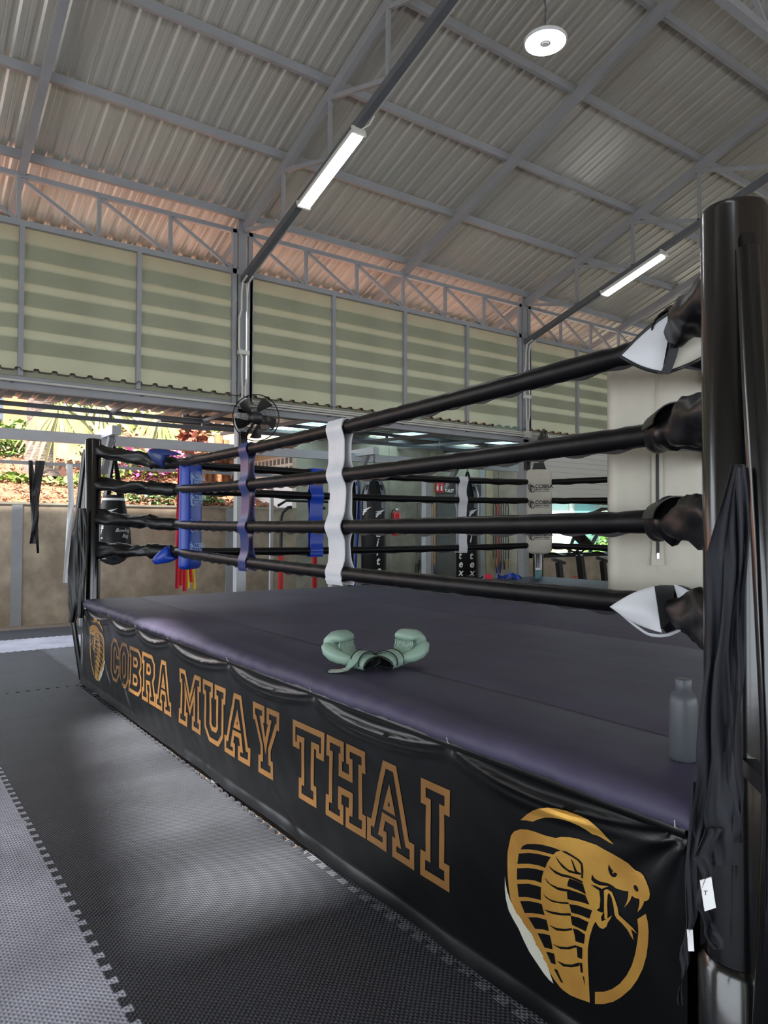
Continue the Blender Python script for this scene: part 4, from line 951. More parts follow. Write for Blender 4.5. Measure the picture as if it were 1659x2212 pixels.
# fire extinguisher
q = on_wall(850, 1125); c = V(BX+.14, q.y, q.z)
t = thing('fire_extinguisher', (c.x, c.y, c.z-.32), 'red fire extinguisher hung on the grey back wall', 'fire extinguisher')
mb = MB(); mb.lathe([(0,-.33),(.095,-.33),(.1,-.31),(.1,.10),(.085,.16),(.04,.19),(.03,.22)], c, 24); mb.build('cylinder_body', RED, t, 40)
mb = MB(); mb.grid(lambda u, v: tuple(c+V(.102*math.cos(camang(c)-1.2+u*2.4), .102*math.sin(camang(c)-1.2+u*2.4), -.2+v*.2)), 10, 1); mb.build('instruction_label', mat('label_paper', (206,212,214), .6, c2=(110,150,190), vscale=30), t)
mb = MB(); mb.lathe([(.03,.2),(.035,.25),(.02,.27)], c, 12); mb.bar(c+V(0,-.02,.26), c+V(0,.12,.32), .02, .012); mb.bar(c+V(0,-.02,.25), c+V(0,.11,.25), .02, .012); mb.build('valve_lever', CHROME, t)
mb = MB(); mb.tube([c+V(0,-.02,.25), c+V(0,-.1,.24), c+V(.0,-.15,.12), c+V(0,-.14,-.05), c+V(0,-.12,-.2)], .014, 8); mb.build('hose', RUBBER, t, 50)
mb = MB(); mb.box(BX, c.x-.08, c.y-.03, c.y+.03, c.z+.0, c.z+.06); mb.build('wall_hook', STEEL_D, t)
# skipping ropes on hooks
def skip_rope(px, ptop, pbot, m, hm, label, group, w=.04):
    a, b = on_wall(px, ptop), on_wall(px, pbot); t = thing('skipping_rope', (BX+.06, a.y, b.z), label, 'skipping rope', group)
    mb = MB(); x = BX+.07
    mb.tube([(x, a.y-w, b.z+.2), (x, a.y-w*.9, lerp(a.z,b.z,.5)), (x, a.y-w, a.z-.12), (x, a.y-w*.6, a.z-.03), (x, a.y, a.z), (x, a.y+w*.6, a.z-.03), (x, a.y+w, a.z-.12), (x, a.y+w*.8, lerp(a.z,b.z,.5)), (x, a.y+w, b.z+.2)], .011, 6); mb.build('rope_cord', m, t, 60)
    for s in (-1, 1):
        mb = MB(); mb.tube([(x, a.y+s*w, b.z+.22), (x, a.y+s*w*1.3, b.z)], [.015,.02], 8); mb.build('handle', hm, t, 50)
    mb = MB(); mb.tube([(BX+.01, a.y, a.z-.02), (x+.03, a.y, a.z-.02), (x+.035, a.y, a.z+.02)], .008, 5); mb.build('wall_hook', STEEL_D, t)
GREYR = mat('grey_rope', (120,118,110), .6); BLKR = mat('black_rope', (30,30,32), .5); BLUEH = mat('blue_handle', (30,50,150), .4); WOODH = mat('wood_handle', (170,130,80), .5); ORR = mat('orange_rope', (178,72,40), .5)
for px, pb, m, hm, lb in ((899,1237,GREYR,RUBBER,'grey skipping rope with black handles, leftmost on the back wall'), (906,1230,GREYR,RUBBER,'grey skipping rope with black handles between two other grey ropes'), (911,1222,GREYR,RUBBER,'grey skipping rope with short black handles beside the rack post'),
                      (932,1240,ORR,BLUEH,'orange skipping rope with blue handles beside the rack post'), (1066,1225,BLKR,WOODH,'black skipping rope with wooden handles between the shower sign and the red rope'), (1074,1238,RED,BLUEH,'red skipping rope with blue handles near the farther column'),
                      (1083,1230,BLKR,RUBBER,'black skipping rope with black handles next to the red one'), (1093,1226,BLKR,WOODH,'black skipping rope with pale wooden handles nearest the farther column')):
    skip_rope(px, 1086, pb, m, hm, lb, 'skipping ropes on the back wall', .03 if m is GREYR else .05)
# dip and pull-up station
sx = -4.4; t = thing('pull_up_station', (sx, 4.9, 0), 'black pull-up and dip station with red lower uprights', 'exercise station')
yl, yr = at(607,1150,0,sx).y, at(680,1150,0,sx).y
for y in (yl, yr):
    mb = MB(); mb.box(sx-.03, sx+.03, y-.035, y+.035, 0, 1.12); mb.build('red_upright', RED, t)
    mb = MB(); mb.tube([(sx, y, 1.1), (sx, y, 1.8), (sx+.02, y+.02, 1.9), (sx+.08, y+.1, 1.99), (sx+.1, y+.17, 2.0)], .032, 10); mb.build('upper_tube', RUBBER, t, 50)
    mb = MB(); mb.tube([(sx, y-.05, 1.1), (sx+.02, y+.2, 1.13)], .022, 8); mb.build('dip_handle', RUBBER, t, 50)
    mb = MB(); mb.bar((sx, y-.15, 1.12), (sx, y+.1, 1.12), .05, .05); mb.bar((sx-.3, y, .03), (sx+.5, y, .03), .06, .06); mb.build('foot_bar', RUBBER, t)
mb = MB(); zb = at(650,1083,0,sx).z; mb.tube([(sx+.1, yl-.12, zb-.10), (sx+.1, yl+.05, zb), (sx+.1, yr+.28, zb), (sx+.1, yr+.5, zb-.08)], .025, 10); mb.build('pull_up_bar', RUBBER, t, 50)
mb = MB(); mb.box(sx-.03, sx+.03, yl, yr, .1, .18); mb.build('cross_member', RED, t)
# hanging cloth strips
def strip(pts, w, m, parent, name='cloth_strip', ax=(0,1,0), th=.006):
    pts = [Vector(p) for p in pts]; n = len(pts)-1; ax = Vector(ax)
    def f(u, v):
        k = min(int(v*n), n-1); p = pts[k].lerp(pts[k+1], v*n-k); ww = w(v) if callable(w) else w
        return (p+ax*(u-.5)*ww+V(.015*math.sin(u*5+v*9),0,0), V(1,0,0))
    mb = MB(); mb.slab(f, 4, n*5, th); return mb.build(name, m, parent, 70)
a = at(75,995,0,-4.55); 
t = thing('hand_wraps', (a.x, a.y, 1.2), 'black hand wraps knotted over the rail before the palm trunk', 'hand wraps')
strip([a+V(0,-.06,.0), a+V(.02,-.03,-.42), a+V(.03,-.02,-.8), a+V(.02,-.01,-1.2), a+V(0,.0,-1.25)], lambda v: .06+.03*math.sin(v*7), FABRIC_K, t)
strip([a+V(.01,.08,.0), a+V(.03,.03,-.4), a+V(.02,.03,-.55), a+V(.03,.03,-1.0), a+V(.02,.06,-1.45)], lambda v: .11*(1-v)+.03, FABRIC_K, t)
strip([a+V(.03,0,-.55), a+V(.04,.02,-.9), a+V(.03,-.02,-1.3)], .09, FABRIC_K, t)
a = at(150,1003,0,-4.55)
t = thing('white_wraps', (a.x, a.y, .9), 'white hand wraps hanging from the rail before the garden wall', 'hand wraps')
strip([a+V(0,0,0), a+V(.02,.03,-.6), a+V(.01,0,-1.1), a+V(.02,-.05,-1.9)], lambda v: .10-.04*v, WHITEP, t)
a = at(392,1000,0,-4.55)
t = thing('red_ribbons', (a.x, a.y, .5), 'red and yellow ribbons hanging from the rail behind the blue pad', 'ribbons')
YEL = mat('yellow_ribbon', (232,200,40), .6); REDC = mat('red_ribbon', (206,24,40), .6)
for k, (dy, m, ln) in enumerate(((-.06,REDC,2.2),(.0,REDC,2.15),(.06,REDC,2.25),(.12,YEL,2.2),(.17,REDC,2.1),(.22,YEL,2.22))):
    strip([a+V(.01*k,dy*.6,0), a+V(.02,dy*.8,-.7), a+V(.01,dy+.02*math.sin(k),-1.4), a+V(.02,dy*1.1,-ln)], .07 if m is REDC else .05, m, t, 'ribbon')
# black bands hanging beside the left long bag
a = at(762,1040,0,-3.5); t = thing('resistance_bands', (a.x, a.y, .8), 'black and blue elastic bands hanging beside a long punching bag', 'exercise bands')
strip([a, a+V(0,.01,-.5), a+V(0,-.03,-1.3), a+V(0,-.04,-2.0)], .13, FABRIC_K, t, 'black_band'); strip([a+V(.03,.12,0), a+V(.03,.12,-.6), a+V(.03,.06,-1.4), a+V(.03,.0,-2.0)], .07, BLUE_V, t, 'blue_band')

# ================================================================== EXERCISE BIKES by the window
BIKE = mat('bike_black', (18,18,20), .4); SCREEN = mat('screen_glass', (120,150,150), .15)
def bike(y, label):
    x = -.95; t = thing('exercise_bike', (x, y, 0), label, 'exercise bike', 'exercise bikes by the window')
    P = lambda u, z, d=0: (x+d, y+u, z)
    mb = MB(); mb.bar(P(-.5,.06), P(.62,.06), .06, .08, (0,0,1)); mb.bar(P(-.5,.05,-.25), P(-.5,.05,.25), .06, .06); mb.bar(P(.62,.05,-.25), P(.62,.05,.25), .06, .06); mb.build('base_frame', BIKE, t)
    M = Matrix.Translation(P(.34,.42,0)) @ Matrix.Rotation(math.radians(90), 4, 'Y')
    mb = MB(); mb.lathe([(.0,-.035),(.24,-.035),(.26,-.02),(.26,.02),(.24,.035),(.0,.035)], (0,0,0), 28, M); mb.build('flywheel', BIKE, t, 40)
    mb = MB(); mb.bar(P(-.22,.1), P(-.36,1.0), .09, .09, (1,0,0)); mb.build('seat_post', BIKE, t)
    mb = MB(); mb.bar(P(-.52,1.06), P(-.2,.98), .05, .07, (1,0,0)); mb.build('seat_slider', BIKE, t)
    mb = MB(); mb.grid(lambda u, v: P(-.52+.36*v, 1.12+.035*math.cos((u-.5)*3)+.03*(1-v)**2, (u-.5)*(.28*(1-v)**1.3+.05)), 8, 8); mb.grid(lambda u, v: P(-.52+.36*v, 1.07+.01*v, (u-.5)*(.28*(1-v)**1.3+.05)), 8, 8); mb.build('saddle', RUBBER, t, 50)
    mb = MB(); mb.bar(P(-.2,.3), P(.3,.62), .07, .14, (1,0,0)); mb.bar(P(.34,.42), P(.22,1.12), .09, .12, (1,0,0)); mb.build('main_frame', BIKE, t)
    mb = MB(); mb.bar(P(.22,1.12), P(.14,1.2), .05, .05, (1,0,0)); mb.tube([P(-.05,1.26,-.2), P(.1,1.24,-.22), P(.16,1.18,-.1), P(.16,1.18,.1), P(.1,1.24,.22), P(-.05,1.26,.2)], .018, 8); mb.build('handlebar', RUBBER, t, 50)
    M2 = Matrix.Translation(P(.30,1.40,0)) @ Matrix.Rotation(math.radians(-35), 4, 'X')
    mb = MB(); mb.box(-.16,.16,-.15,.15,-.012,.012); xform(mb, M2).build('console_screen', BIKE, t)
    mb = MB(); mb.box(-.02,.02,-.01,.01,-.2,.0); xform(mb, M2).build('console_stem', BIKE, t)
    for s in (-1, 1):
        mb = MB(); mb.bar(P(.02,.32,s*.1), P(.02+s*.12,.32+s*.1,s*.1), .02, .03, (1,0,0)); mb.bar(P(.02+s*.12,.32+s*.1,s*.1), P(.02+s*.12,.32+s*.1,s*.22), .05, .02); mb.build('pedal_crank', STEEL_D, t)
    mb = MB(); mb.lathe([(.0,-.01),(.035,-.01),(.035,.02),(.0,.02)], P(.1,.72,.0), 10); mb.tube([P(.1,.72), P(.12,.6)], .008, 6); mb.build('resistance_knob', RED, t)
    mb = MB(); mb.bar(P(.05,.33,.05), P(.28,.45,.05), .006, .03, (1,0,0)); mb.build('red_stripe', RED, t)
    return t
yb1 = at(1235,1150,0,-.95).y
bike(yb1, 'black exercise bike with red knob under the gym window'); bike(yb1+1.25, 'black exercise bike mostly hidden behind the large cream pad')
# bicycle outside? dark shelf with balls seen right of the cream pad
t = thing('display_board', (-1.2, 13.2, 1.6), 'black menu board with gold lettering seen beside the near post', 'sign board')
y0 = at(1512,1000,0,-1.2).y
mb = MB(); mb.box(-1.3, -1.25, y0-.2, y0+1.6, 1.95, 3.25); mb.build('board_panel', SIGN_K, t)
mb = MB(); mb.box(-1.32, -1.24, y0-.24, y0-.2, 1.9, 3.3); mb.build('board_frame', PVC, t)
obj('board_lettering', text_mesh('t', 'G', .32, 0, lambda a, b: (-1.245, y0-.14+a, 2.75+b), None), GOLD, t)
obj('board_lettering', text_mesh('t', 'M', .12, 0, lambda a, b: (-1.245, y0-.14+a, 2.6+b), None), GOLD, t)
t = thing('equipment_shelf', (-1.0, y0+.4, 0), 'black shelf with small coloured balls under the menu board', 'shelf')
for z in (.35, .95, 1.5):
    mb = MB(); mb.box(-1.35, -.85, y0-.25, y0+1.5, z, z+.03); mb.build('shelf_board', BIKE, t)
for y in (y0-.24, y0+1.48):
    mb = MB(); mb.box(-1.35, -.85, y-.02, y+.02, 0, 1.9); mb.build('shelf_side', BIKE, t)
for k, (m, dy, z) in enumerate(((RED, -.12, 1.06), (BLUE_V, -.14, .98+.28), (mat('yellow_ball', (230,180,40), .4), .05, 1.06), (BLUE_V, .02, 1.06+.0))):
    mb = MB(); r = .075; mb.lathe([(r*math.sin(math.pi*i/10), -r*math.cos(math.pi*i/10)) for i in range(11)], (-.95-.12*(k%2), y0+dy+.08*k, z if z < 1.2 else 1.06), 16)
    tag(mb.build('exercise_ball', m, None, 60), ['small red ball on the shelf under the menu board', 'small blue ball behind the red one on the shelf', 'small yellow ball on the shelf under the menu board', 'small blue ball beside the yellow one on the shelf'][k], 'ball', 'balls on the shelf')
# ================================================================== GARDEN
def gz(x, y):
    d = max(0, -5.5-x); return 1.86+.26*d+.10*noise1(x*1.1, y)+.10*noise1(y*.9, x*.6)
MULCH = mat('mulch', (150,98,72), .9, 0, c2=(104,64,46), vscale=7, bump=.8, bscale=30, bdist=.03)
mb = MB(); mb.grid(lambda u, v: (-5.6-u*16, -12+v*24.6, gz(-5.6-u*16, -12+v*24.6)), 60, 80)
garden = tag(mb.build('garden_ground', MULCH, None, 80), 'sloping garden bed of orange mulch behind the low wall', kind='structure')
STRAW = mat('dry_straw', (150,112,84), .8, 0, c2=(108,72,50), vscale=3)
mb = MB(); rnd = random.Random(3)
for k in range(5200):
    x = -5.8-rnd.random()**1.5*4.5; y = -2.5+rnd.random()*(7.8 if x > -9.4 else 8); z = gz(x, y)+.02; a = rnd.random()*6.28; l = .06+rnd.random()*.13; e = V(math.cos(a), math.sin(a), .5*rnd.random()); s = V(-e.y, e.x, 0)*.007
    p = V(x, y, z); mb.add([p-s, p+s, p+e*l*.6+V(0,0,.03), p+e*l-V(0,0,.01)], [(0,1,2),(0,2,3)])
tag(mb.build('dry_straw', STRAW), 'dry straw and fallen stalks over the garden slope', 'straw', kind='stuff')
LEAFS = [mat('leaf_green', (100,126,52), .5, 0, c2=(66,94,36), vscale=5), mat('leaf_pale', (126,138,70), .5, 0, c2=(88,110,44), vscale=5), mat('leaf_dark', (84,106,56), .5, 0, c2=(58,80,40), vscale=5), mat('petal_pink', (220,110,190), .6, 0, c2=(190,70,160), vscale=6)]
BARK = mat('palm_bark', (98,84,78), .9, 0, c2=(62,52,48), vscale=5, bump=.9, bscale=12, bdist=.03, stretch=(1,1,2.5))
WOODB = mat('weathered_wood', (150,104,66), .85, 0, c2=(104,70,44), vscale=4, stretch=(3,3,.6))
def leaf_cloud(mb, c, r, n, s, seed):
    R = random.Random(seed); c = Vector(c)
    for k in range(n):
        d = V(R.gauss(0,1), R.gauss(0,1), R.gauss(0,1)).normalized(); p = c+V(d.x*r[0], d.y*r[1], d.z*r[2])*(R.random()**.4)
        a = V(R.gauss(0,1), R.gauss(0,1), R.gauss(0,.5)).normalized(); b = a.cross(V(R.gauss(0,1), R.gauss(0,1), 1)).normalized(); l = s*(.6+.8*R.random())
        mb.add([p-a*l*.5, p+b*l*.28+a*l*.05, p+a*l*.5, p-b*l*.28+a*l*.05], [(0,1,2,3)])
def shrub(c, r, n, s, seed, m, label, name='shrub', group='garden shrubs', flowers=0):
    c = Vector(c); t = thing(name, (c.x, c.y, gz(c.x, c.y)), label, 'shrub', group)
    mb = MB(); leaf_cloud(mb, c, r, n, s, seed); tag(mb.build('foliage', m, t), kind='stuff')
    mb = MB(); zg = gz(c.x, c.y)-.05
    for k in range(3): mb.tube([(c.x+.05*k, c.y-.04*k, zg), (c.x+.1*(k-1), c.y+.15*(k-1), c.z)], [.02,.008], 5)
    mb.build('stem', BARK, t)
    if flowers: mb = MB(); leaf_cloud(mb, c+V(.1,0,.1), (r[0]*1.05, r[1]*1.05, r[2]*.9), flowers, s*1.1, seed+50); tag(mb.build('blossom', LEAFS[3], t), kind='stuff')
a = at(25,955,0,-10.5); shrub(a, (.8,1.0,.5), 900, .16, 1, LEAFS[0], 'round dark green shrub beside the palm trunk')
a = at(215,1030,0,-8.5); shrub(a, (.5,.5,.5), 400, .15, 2, LEAFS[1], 'pale green shrub between the white hand wraps and the teardrop bag')
a = at(240,985,0,-10); shrub(a, (.6,.8,.6), 500, .16, 3, LEAFS[0], 'green shrub between palm trunk and pink flowers')
a = at(300,1010,0,-9.0); shrub(a, (.6,.9,.45), 500, .14, 4, LEAFS[1], 'bougainvillea with pink blossom beside the teardrop bag', 'flowering_shrub', flowers=220)
a = at(365,1000,0,-9.5); shrub(a, (.6,.7,.4), 400, .14, 5, LEAFS[1], 'bougainvillea with pink blossom behind the blue pad', 'flowering_shrub', flowers=200)
a = at(330,1070,0,-6.3); shrub(a, (.4,.9,.25), 600, .10, 6, LEAFS[2], 'low grey green ground cover shrub on top of the wall')
a = at(445,1075,0,-6.0); shrub(a, (.3,.35,.25), 160, .16, 7, LEAFS[0], 'young leafy green shrub below the white outbuilding')
for k, (px, lb) in enumerate(((60,'yellow green grass tuft at the foot of the palm trunk'), (12,'yellow green grass tuft below the round dark green shrub'), (140,'yellow green grass tuft behind the white hand wraps'))):
    a = at(px,1022,0,-8.0); shrub(V(a.x, a.y, gz(a.x,a.y)+.08), (.35,.6,.12), 160, .16, 30+k, LEAFS[1], lb, 'grass_tuft')
# palm trees
def palm(c, r, h, label, fr, seed):
    c = Vector(c); n = 30
    prof = [(r*(1+.55*math.exp(-z/.28))*(1+.03*math.sin(z*19)), z) for z in [h*i/n for i in range(n+1)]]
    mb = MB(); mb.lathe(prof, c, 20); return tag(mb.build('palm_tree', BARK, None, 60), label, 'palm tree')
a = at(86,1010,0,-9.0); zg = gz(a.x, a.y); palm((a.x, a.y, zg-.1), .27, 4.2, 'thick grey palm trunk rising from the garden slope', 0, 1)
FROND = mat('dry_frond', (150,146,102), .6, 0, c2=(112,118,70), vscale=3)
def fan_frond(root, dirn, L, n, label):
    root, dirn = Vector(root), Vector(dirn).normalized(); t = thing('palm_frond', root, label, 'palm frond', 'hanging palm fronds')
    s = dirn.cross(V(1,0,0)).normalized()
    mb = MB(); mb.tube([root+V(0,0,.9), root+V(0,0,.3), root], [.03,.03,.025], 6); mb.build('stalk', FROND, t)
    R = random.Random(int(L*1000)+n)
    for k in range(n):
        a = (k/(n-1)-.5)*2.1; d = dirn*math.cos(a)+s*math.sin(a)+V(R.uniform(-.12,.12),0,0); w = s*math.cos(a)-dirn*math.sin(a); l = L*(1-.25*abs(a))
        mid = root+d*l*.55; tip = root+d*l+V(0,0,-.25*abs(a)*L)
        mb = MB(); mb.slab(lambda u, v: ((root.lerp(mid, v/.55) if v < .55 else mid.lerp(tip, (v-.55)/.45))+w*(u-.5)*.085*math.sin(math.pi*(v*.86+.07)), V(1,0,0)), 1, 6, .004); mb.build('leaflet', FROND, t)
fan_frond(at(128,872,0,-8.2), (0,.1,-1), 1.35, 15, 'large pale fan palm frond hanging beside the trunk')
fan_frond(at(345,880,0,-8.0), (0,.15,-1), 1.0, 15, 'pale fan shaped palm frond hanging above the blue pad')
fan_frond(at(215,862,0,-9.0), (.1,.5,-.8), 1.1, 13, 'pale fan shaped palm frond behind the rack beam')
# trees in the background
for k, (px, py, x, r, m, lb) in enumerate(((170,905,-14.5,(1.1,1.2,1.1),1,'pale leafy tree behind the largest palm frond'), (290,930,-17.5,(1.1,1.5,1.2),1,'pale leafy tree behind the teardrop bag'), (400,925,-14,(1.0,1.2,1.1),0,'green leafy tree next to the wall fan'), (20,880,-19.5,(1.0,1.5,1.2),0,'green leafy tree above the timber house'))):
    a = at(px, py, 0, x); t = thing('garden_tree', (a.x, a.y, gz(a.x, a.y)-.1), lb, 'tree', 'trees beyond the garden')
    mb = MB(); leaf_cloud(mb, a, r, 420, .26, 60+k); tag(mb.build('crown', LEAFS[m], t), kind='stuff')
    mb = MB(); mb.tube([(a.x, a.y, gz(a.x, a.y)-.1), (a.x+.1, a.y+.1, a.z-.3), (a.x, a.y+.2, a.z+.4)], [.12,.08,.04], 8)
    for q in range(5): mb.tube([(a.x, a.y+.1, a.z-.2), (a.x+.2*(q-2), a.y+.5*(q-2), a.z+.7)], [.04,.01], 5)
    mb.build('trunk', BARK, t, 60)
# wooden posts and shaggy stump
a = at(440,1050,0,-8.2)
for k in range(5):
    mb = MB(); y = a.y-.28+.2*k; zg = gz(a.x, y); hh = .95+.2*math.sin(k*2.3); r = .1
    mb.lathe([(r,zg-.05),(r*1.05,zg+hh*.5),(r,zg+hh),(0,zg+hh+.02)], (a.x+.08*(k%2), y, 0), 10)
    tag(mb.build('log_post', WOODB, None, 40), ['weathered log at the outer end of the garden fence', 'weathered log next to the outermost one of the garden fence', 'middle weathered log of the garden fence', 'weathered log one from the white outbuilding in the garden fence', 'weathered log of the garden fence nearest the white outbuilding'][k], 'log', 'log fence posts')
a = at(415,940,0,-7.5); mb = MB(); leaf_cloud(mb, a, (.3,.3,.5), 350, .22, 91); t = thing('coir_trunk', (a.x, a.y, gz(a.x,a.y)), 'shaggy brown coconut fibre trunk behind the wall fan', 'tree')
tag(mb.build('fibre', mat('coir', (150,84,64), .9, 0, c2=(110,56,44), vscale=9), t), kind='stuff'); mb = MB(); mb.lathe([(.16,gz(a.x,a.y)-.1),(.13,a.z+.3),(.0,a.z+.35)], (a.x,a.y,0), 12); mb.build('trunk', BARK, t, 50)
# white outbuilding with breeze blocks
YB = 5.5
t = thing('white_outbuilding', (-7.4, YB, 1.8), 'white outbuilding with pierced vent blocks behind the wall', 'building')
mb = MB(); mb.box(-9.2, -5.6, YB, YB+.2, 1.5, 2.78); mb.build('white_wall', WHITEP, t)
mb = MB(); mb.box(-9.2, -5.6, YB, YB+.2, 3.16, 3.75); mb.build('upper_wall', TAN, t)
mb = MB(); mb.box(-9.2, -5.6, YB+.16, YB+.2, 2.78, 3.16); mb.build('recess_back', DARKC, t)
def vent_block():
    mb = MB(); w, h, b = .19, .19, .03
    mb.box(0,w,0,.16,0,b); mb.box(0,w,0,.16,h-b,h); mb.box(0,b,0,.16,b,h-b); mb.box(w-b,w,0,.16,b,h-b); return mb.mesh('vent_block')
vb = vent_block()
for j in range(2):
    for i in range(19):
        o = obj('vent_block', vb, PVC, t); o.location = (-9.2+.1895*i, YB, 2.78+.19*j)
mb = MB(); mb.box(-9.5, -5.5, YB-.9, YB+.3, 3.3, 3.33); mb.build('tin_awning', SHEET_D, t)
mb = MB(); mb.box(-9.3, -9.2, YB-.0, YB+.2, 1.5, 3.7); mb.build('corner_pier', WHITEP, t)
# distant timber house at the far left
a = at(22,885,0,-16.5); t = thing('timber_house', (a.x, a.y, a.z-1), 'orange timber house far behind the palm trunk', 'building')
mb = MB(); mb.box(a.x-1, a.x, a.y-1.5, a.y+.5, a.z-.6, a.z+1.0); mb.build('house_wall', mat('orange_timber', (214,128,70), .8, 0, var=.2), t)
mb = MB(); mb.bar((a.x+.5, a.y-2, a.z-.55), (a.x+.5, a.y+.9, a.z-.95), 1.4, .06); mb.build('lower_roof', SHEET_D, t)
mb = MB(); mb.box(a.x-.02, a.x+.02, a.y-.9, a.y-.2, a.z-.4, a.z+.5); mb.build('window', mat('dark_window', (60,70,90), .2), t)
# yard seen through the gym window
mb = MB(); mb.box(-16, -1.7, 12.8, 34, -.06, -.03); tag(mb.build('ground', mat('yard_paving', (150,142,126), .9, 0, var=.2)), 'paved yard outside the gym window', kind='structure')
STONE = mat('pale_stone', (186,172,140), .9, 0, c2=(140,124,96), vscale=3, bump=.6, bscale=8)
TEAL = mat('teal_panel', (110,150,152), .3, 0, c2=(70,104,110), vscale=1.2)
t = thing('yard_pavilion', (-8, 19, 0), 'glazed pavilion with teal panels and pale posts seen through the gym window', 'building')
e = V(.70,.71,0); o0 = V(-10.5, 15.5, 0)
mb = MB(); mb.bar(o0+V(0,0,.45), o0+e*8+V(0,0,.45), .3, .95); mb.build('stone_plinth', STONE, t)
for k in range(9):
    q = o0+e*k; mb = MB(); mb.bar(q, q+V(0,0,3.2), .14, .14, (1,0,0)); mb.build('pavilion_post', STONE if k % 3 == 1 else PVC, t)
    if k < 8:
        mb = MB(); mb.bar(q+e*.1+V(0,0,1.9), q+e*.9+V(0,0,1.9), .04, 1.9); mb.build('teal_pane', TEAL if k % 2 else mat('pale_pane', (190,206,204), .3), t)
mb = MB(); mb.bar(o0+V(0,0,3.3), o0+e*8+V(0,0,3.3), 1.6, .2); mb.build('pavilion_roof', STEEL_D, t)
# covered golf cart parked in the yard
CART = mat('dark_vehicle', (34,44,44), .3, .2)
t = thing('parked_cart', (-4.6, 13.6, 0), 'dark covered cart parked outside the gym window', 'vehicle')
c0 = V(-4.4, 12.9, 0); e2 = V(.35,.94,0)
for s_ in (-.5, .5):
    nrm = V(e2.y, -e2.x, 0)*s_; q = c0+nrm
    mb = MB(); mb.tube([q+V(0,0,.5), q+e2*.25+V(0,0,1.3), q+e2*.7+V(0,0,2.0), q+e2*1.2+V(0,0,2.15), q+e2*2.4+V(0,0,2.15), q+e2*2.6+V(0,0,.6)], .05, 8); mb.build('roof_frame', CART, t, 50)
    for w in (.3, 2.2):
        M = Matrix.Translation(q+e2*w+V(0,0,.27)) @ Matrix.Rotation(math.atan2(nrm.y, nrm.x), 4, 'Z') @ Matrix.Rotation(math.pi/2, 4, 'Y'); mb = MB(); mb.lathe([(0,-.1),(.26,-.1),(.27,0),(.26,.1),(0,.1)], (0,0,0), 18, M); mb.build('wheel', RUBBER, t, 40)
mb = MB(); mb.bar(c0-e2*.1+V(0,0,.55), c0+e2*2.7+V(0,0,.55), 1.0, .35); mb.build('cart_body', CART, t)
mb = MB(); mb.bar(c0+e2*.9+V(0,0,2.2), c0+e2*2.7+V(0,0,2.2), 1.15, .06); mb.build('cart_roof', CART, t)
mb = MB(); mb.bar(c0+e2*1.3+V(0,0,.9), c0+e2*1.8+V(0,0,.9), .9, .4); mb.bar(c0+e2*1.8+V(0,0,1.2), c0+e2*1.95+V(0,0,1.2), .9, .6); mb.build('bench_seat', mat('pale_seat', (150,170,160), .6), t)
for k, (px, x, lb) in enumerate(((1310,-7,'dark green shrub in the yard beside the pavilion'), (1200,-9,'pale green shrub in the yard before the stone plinth'))):
    a = at(px,1130,0,x); a.y -= 1.2*k; t = thing('yard_shrub', (a.x, a.y, -.04), lb, 'shrub', 'yard shrubs')
    mb = MB(); leaf_cloud(mb, (a.x, a.y, .9), (.7,.7,.9), 500, .2, 80+k); tag(mb.build('foliage', LEAFS[k], t), kind='stuff')
    mb = MB(); mb.tube([(a.x,a.y,-.04),(a.x,a.y,.9)], [.04,.02], 6); mb.build('stem', BARK, t)
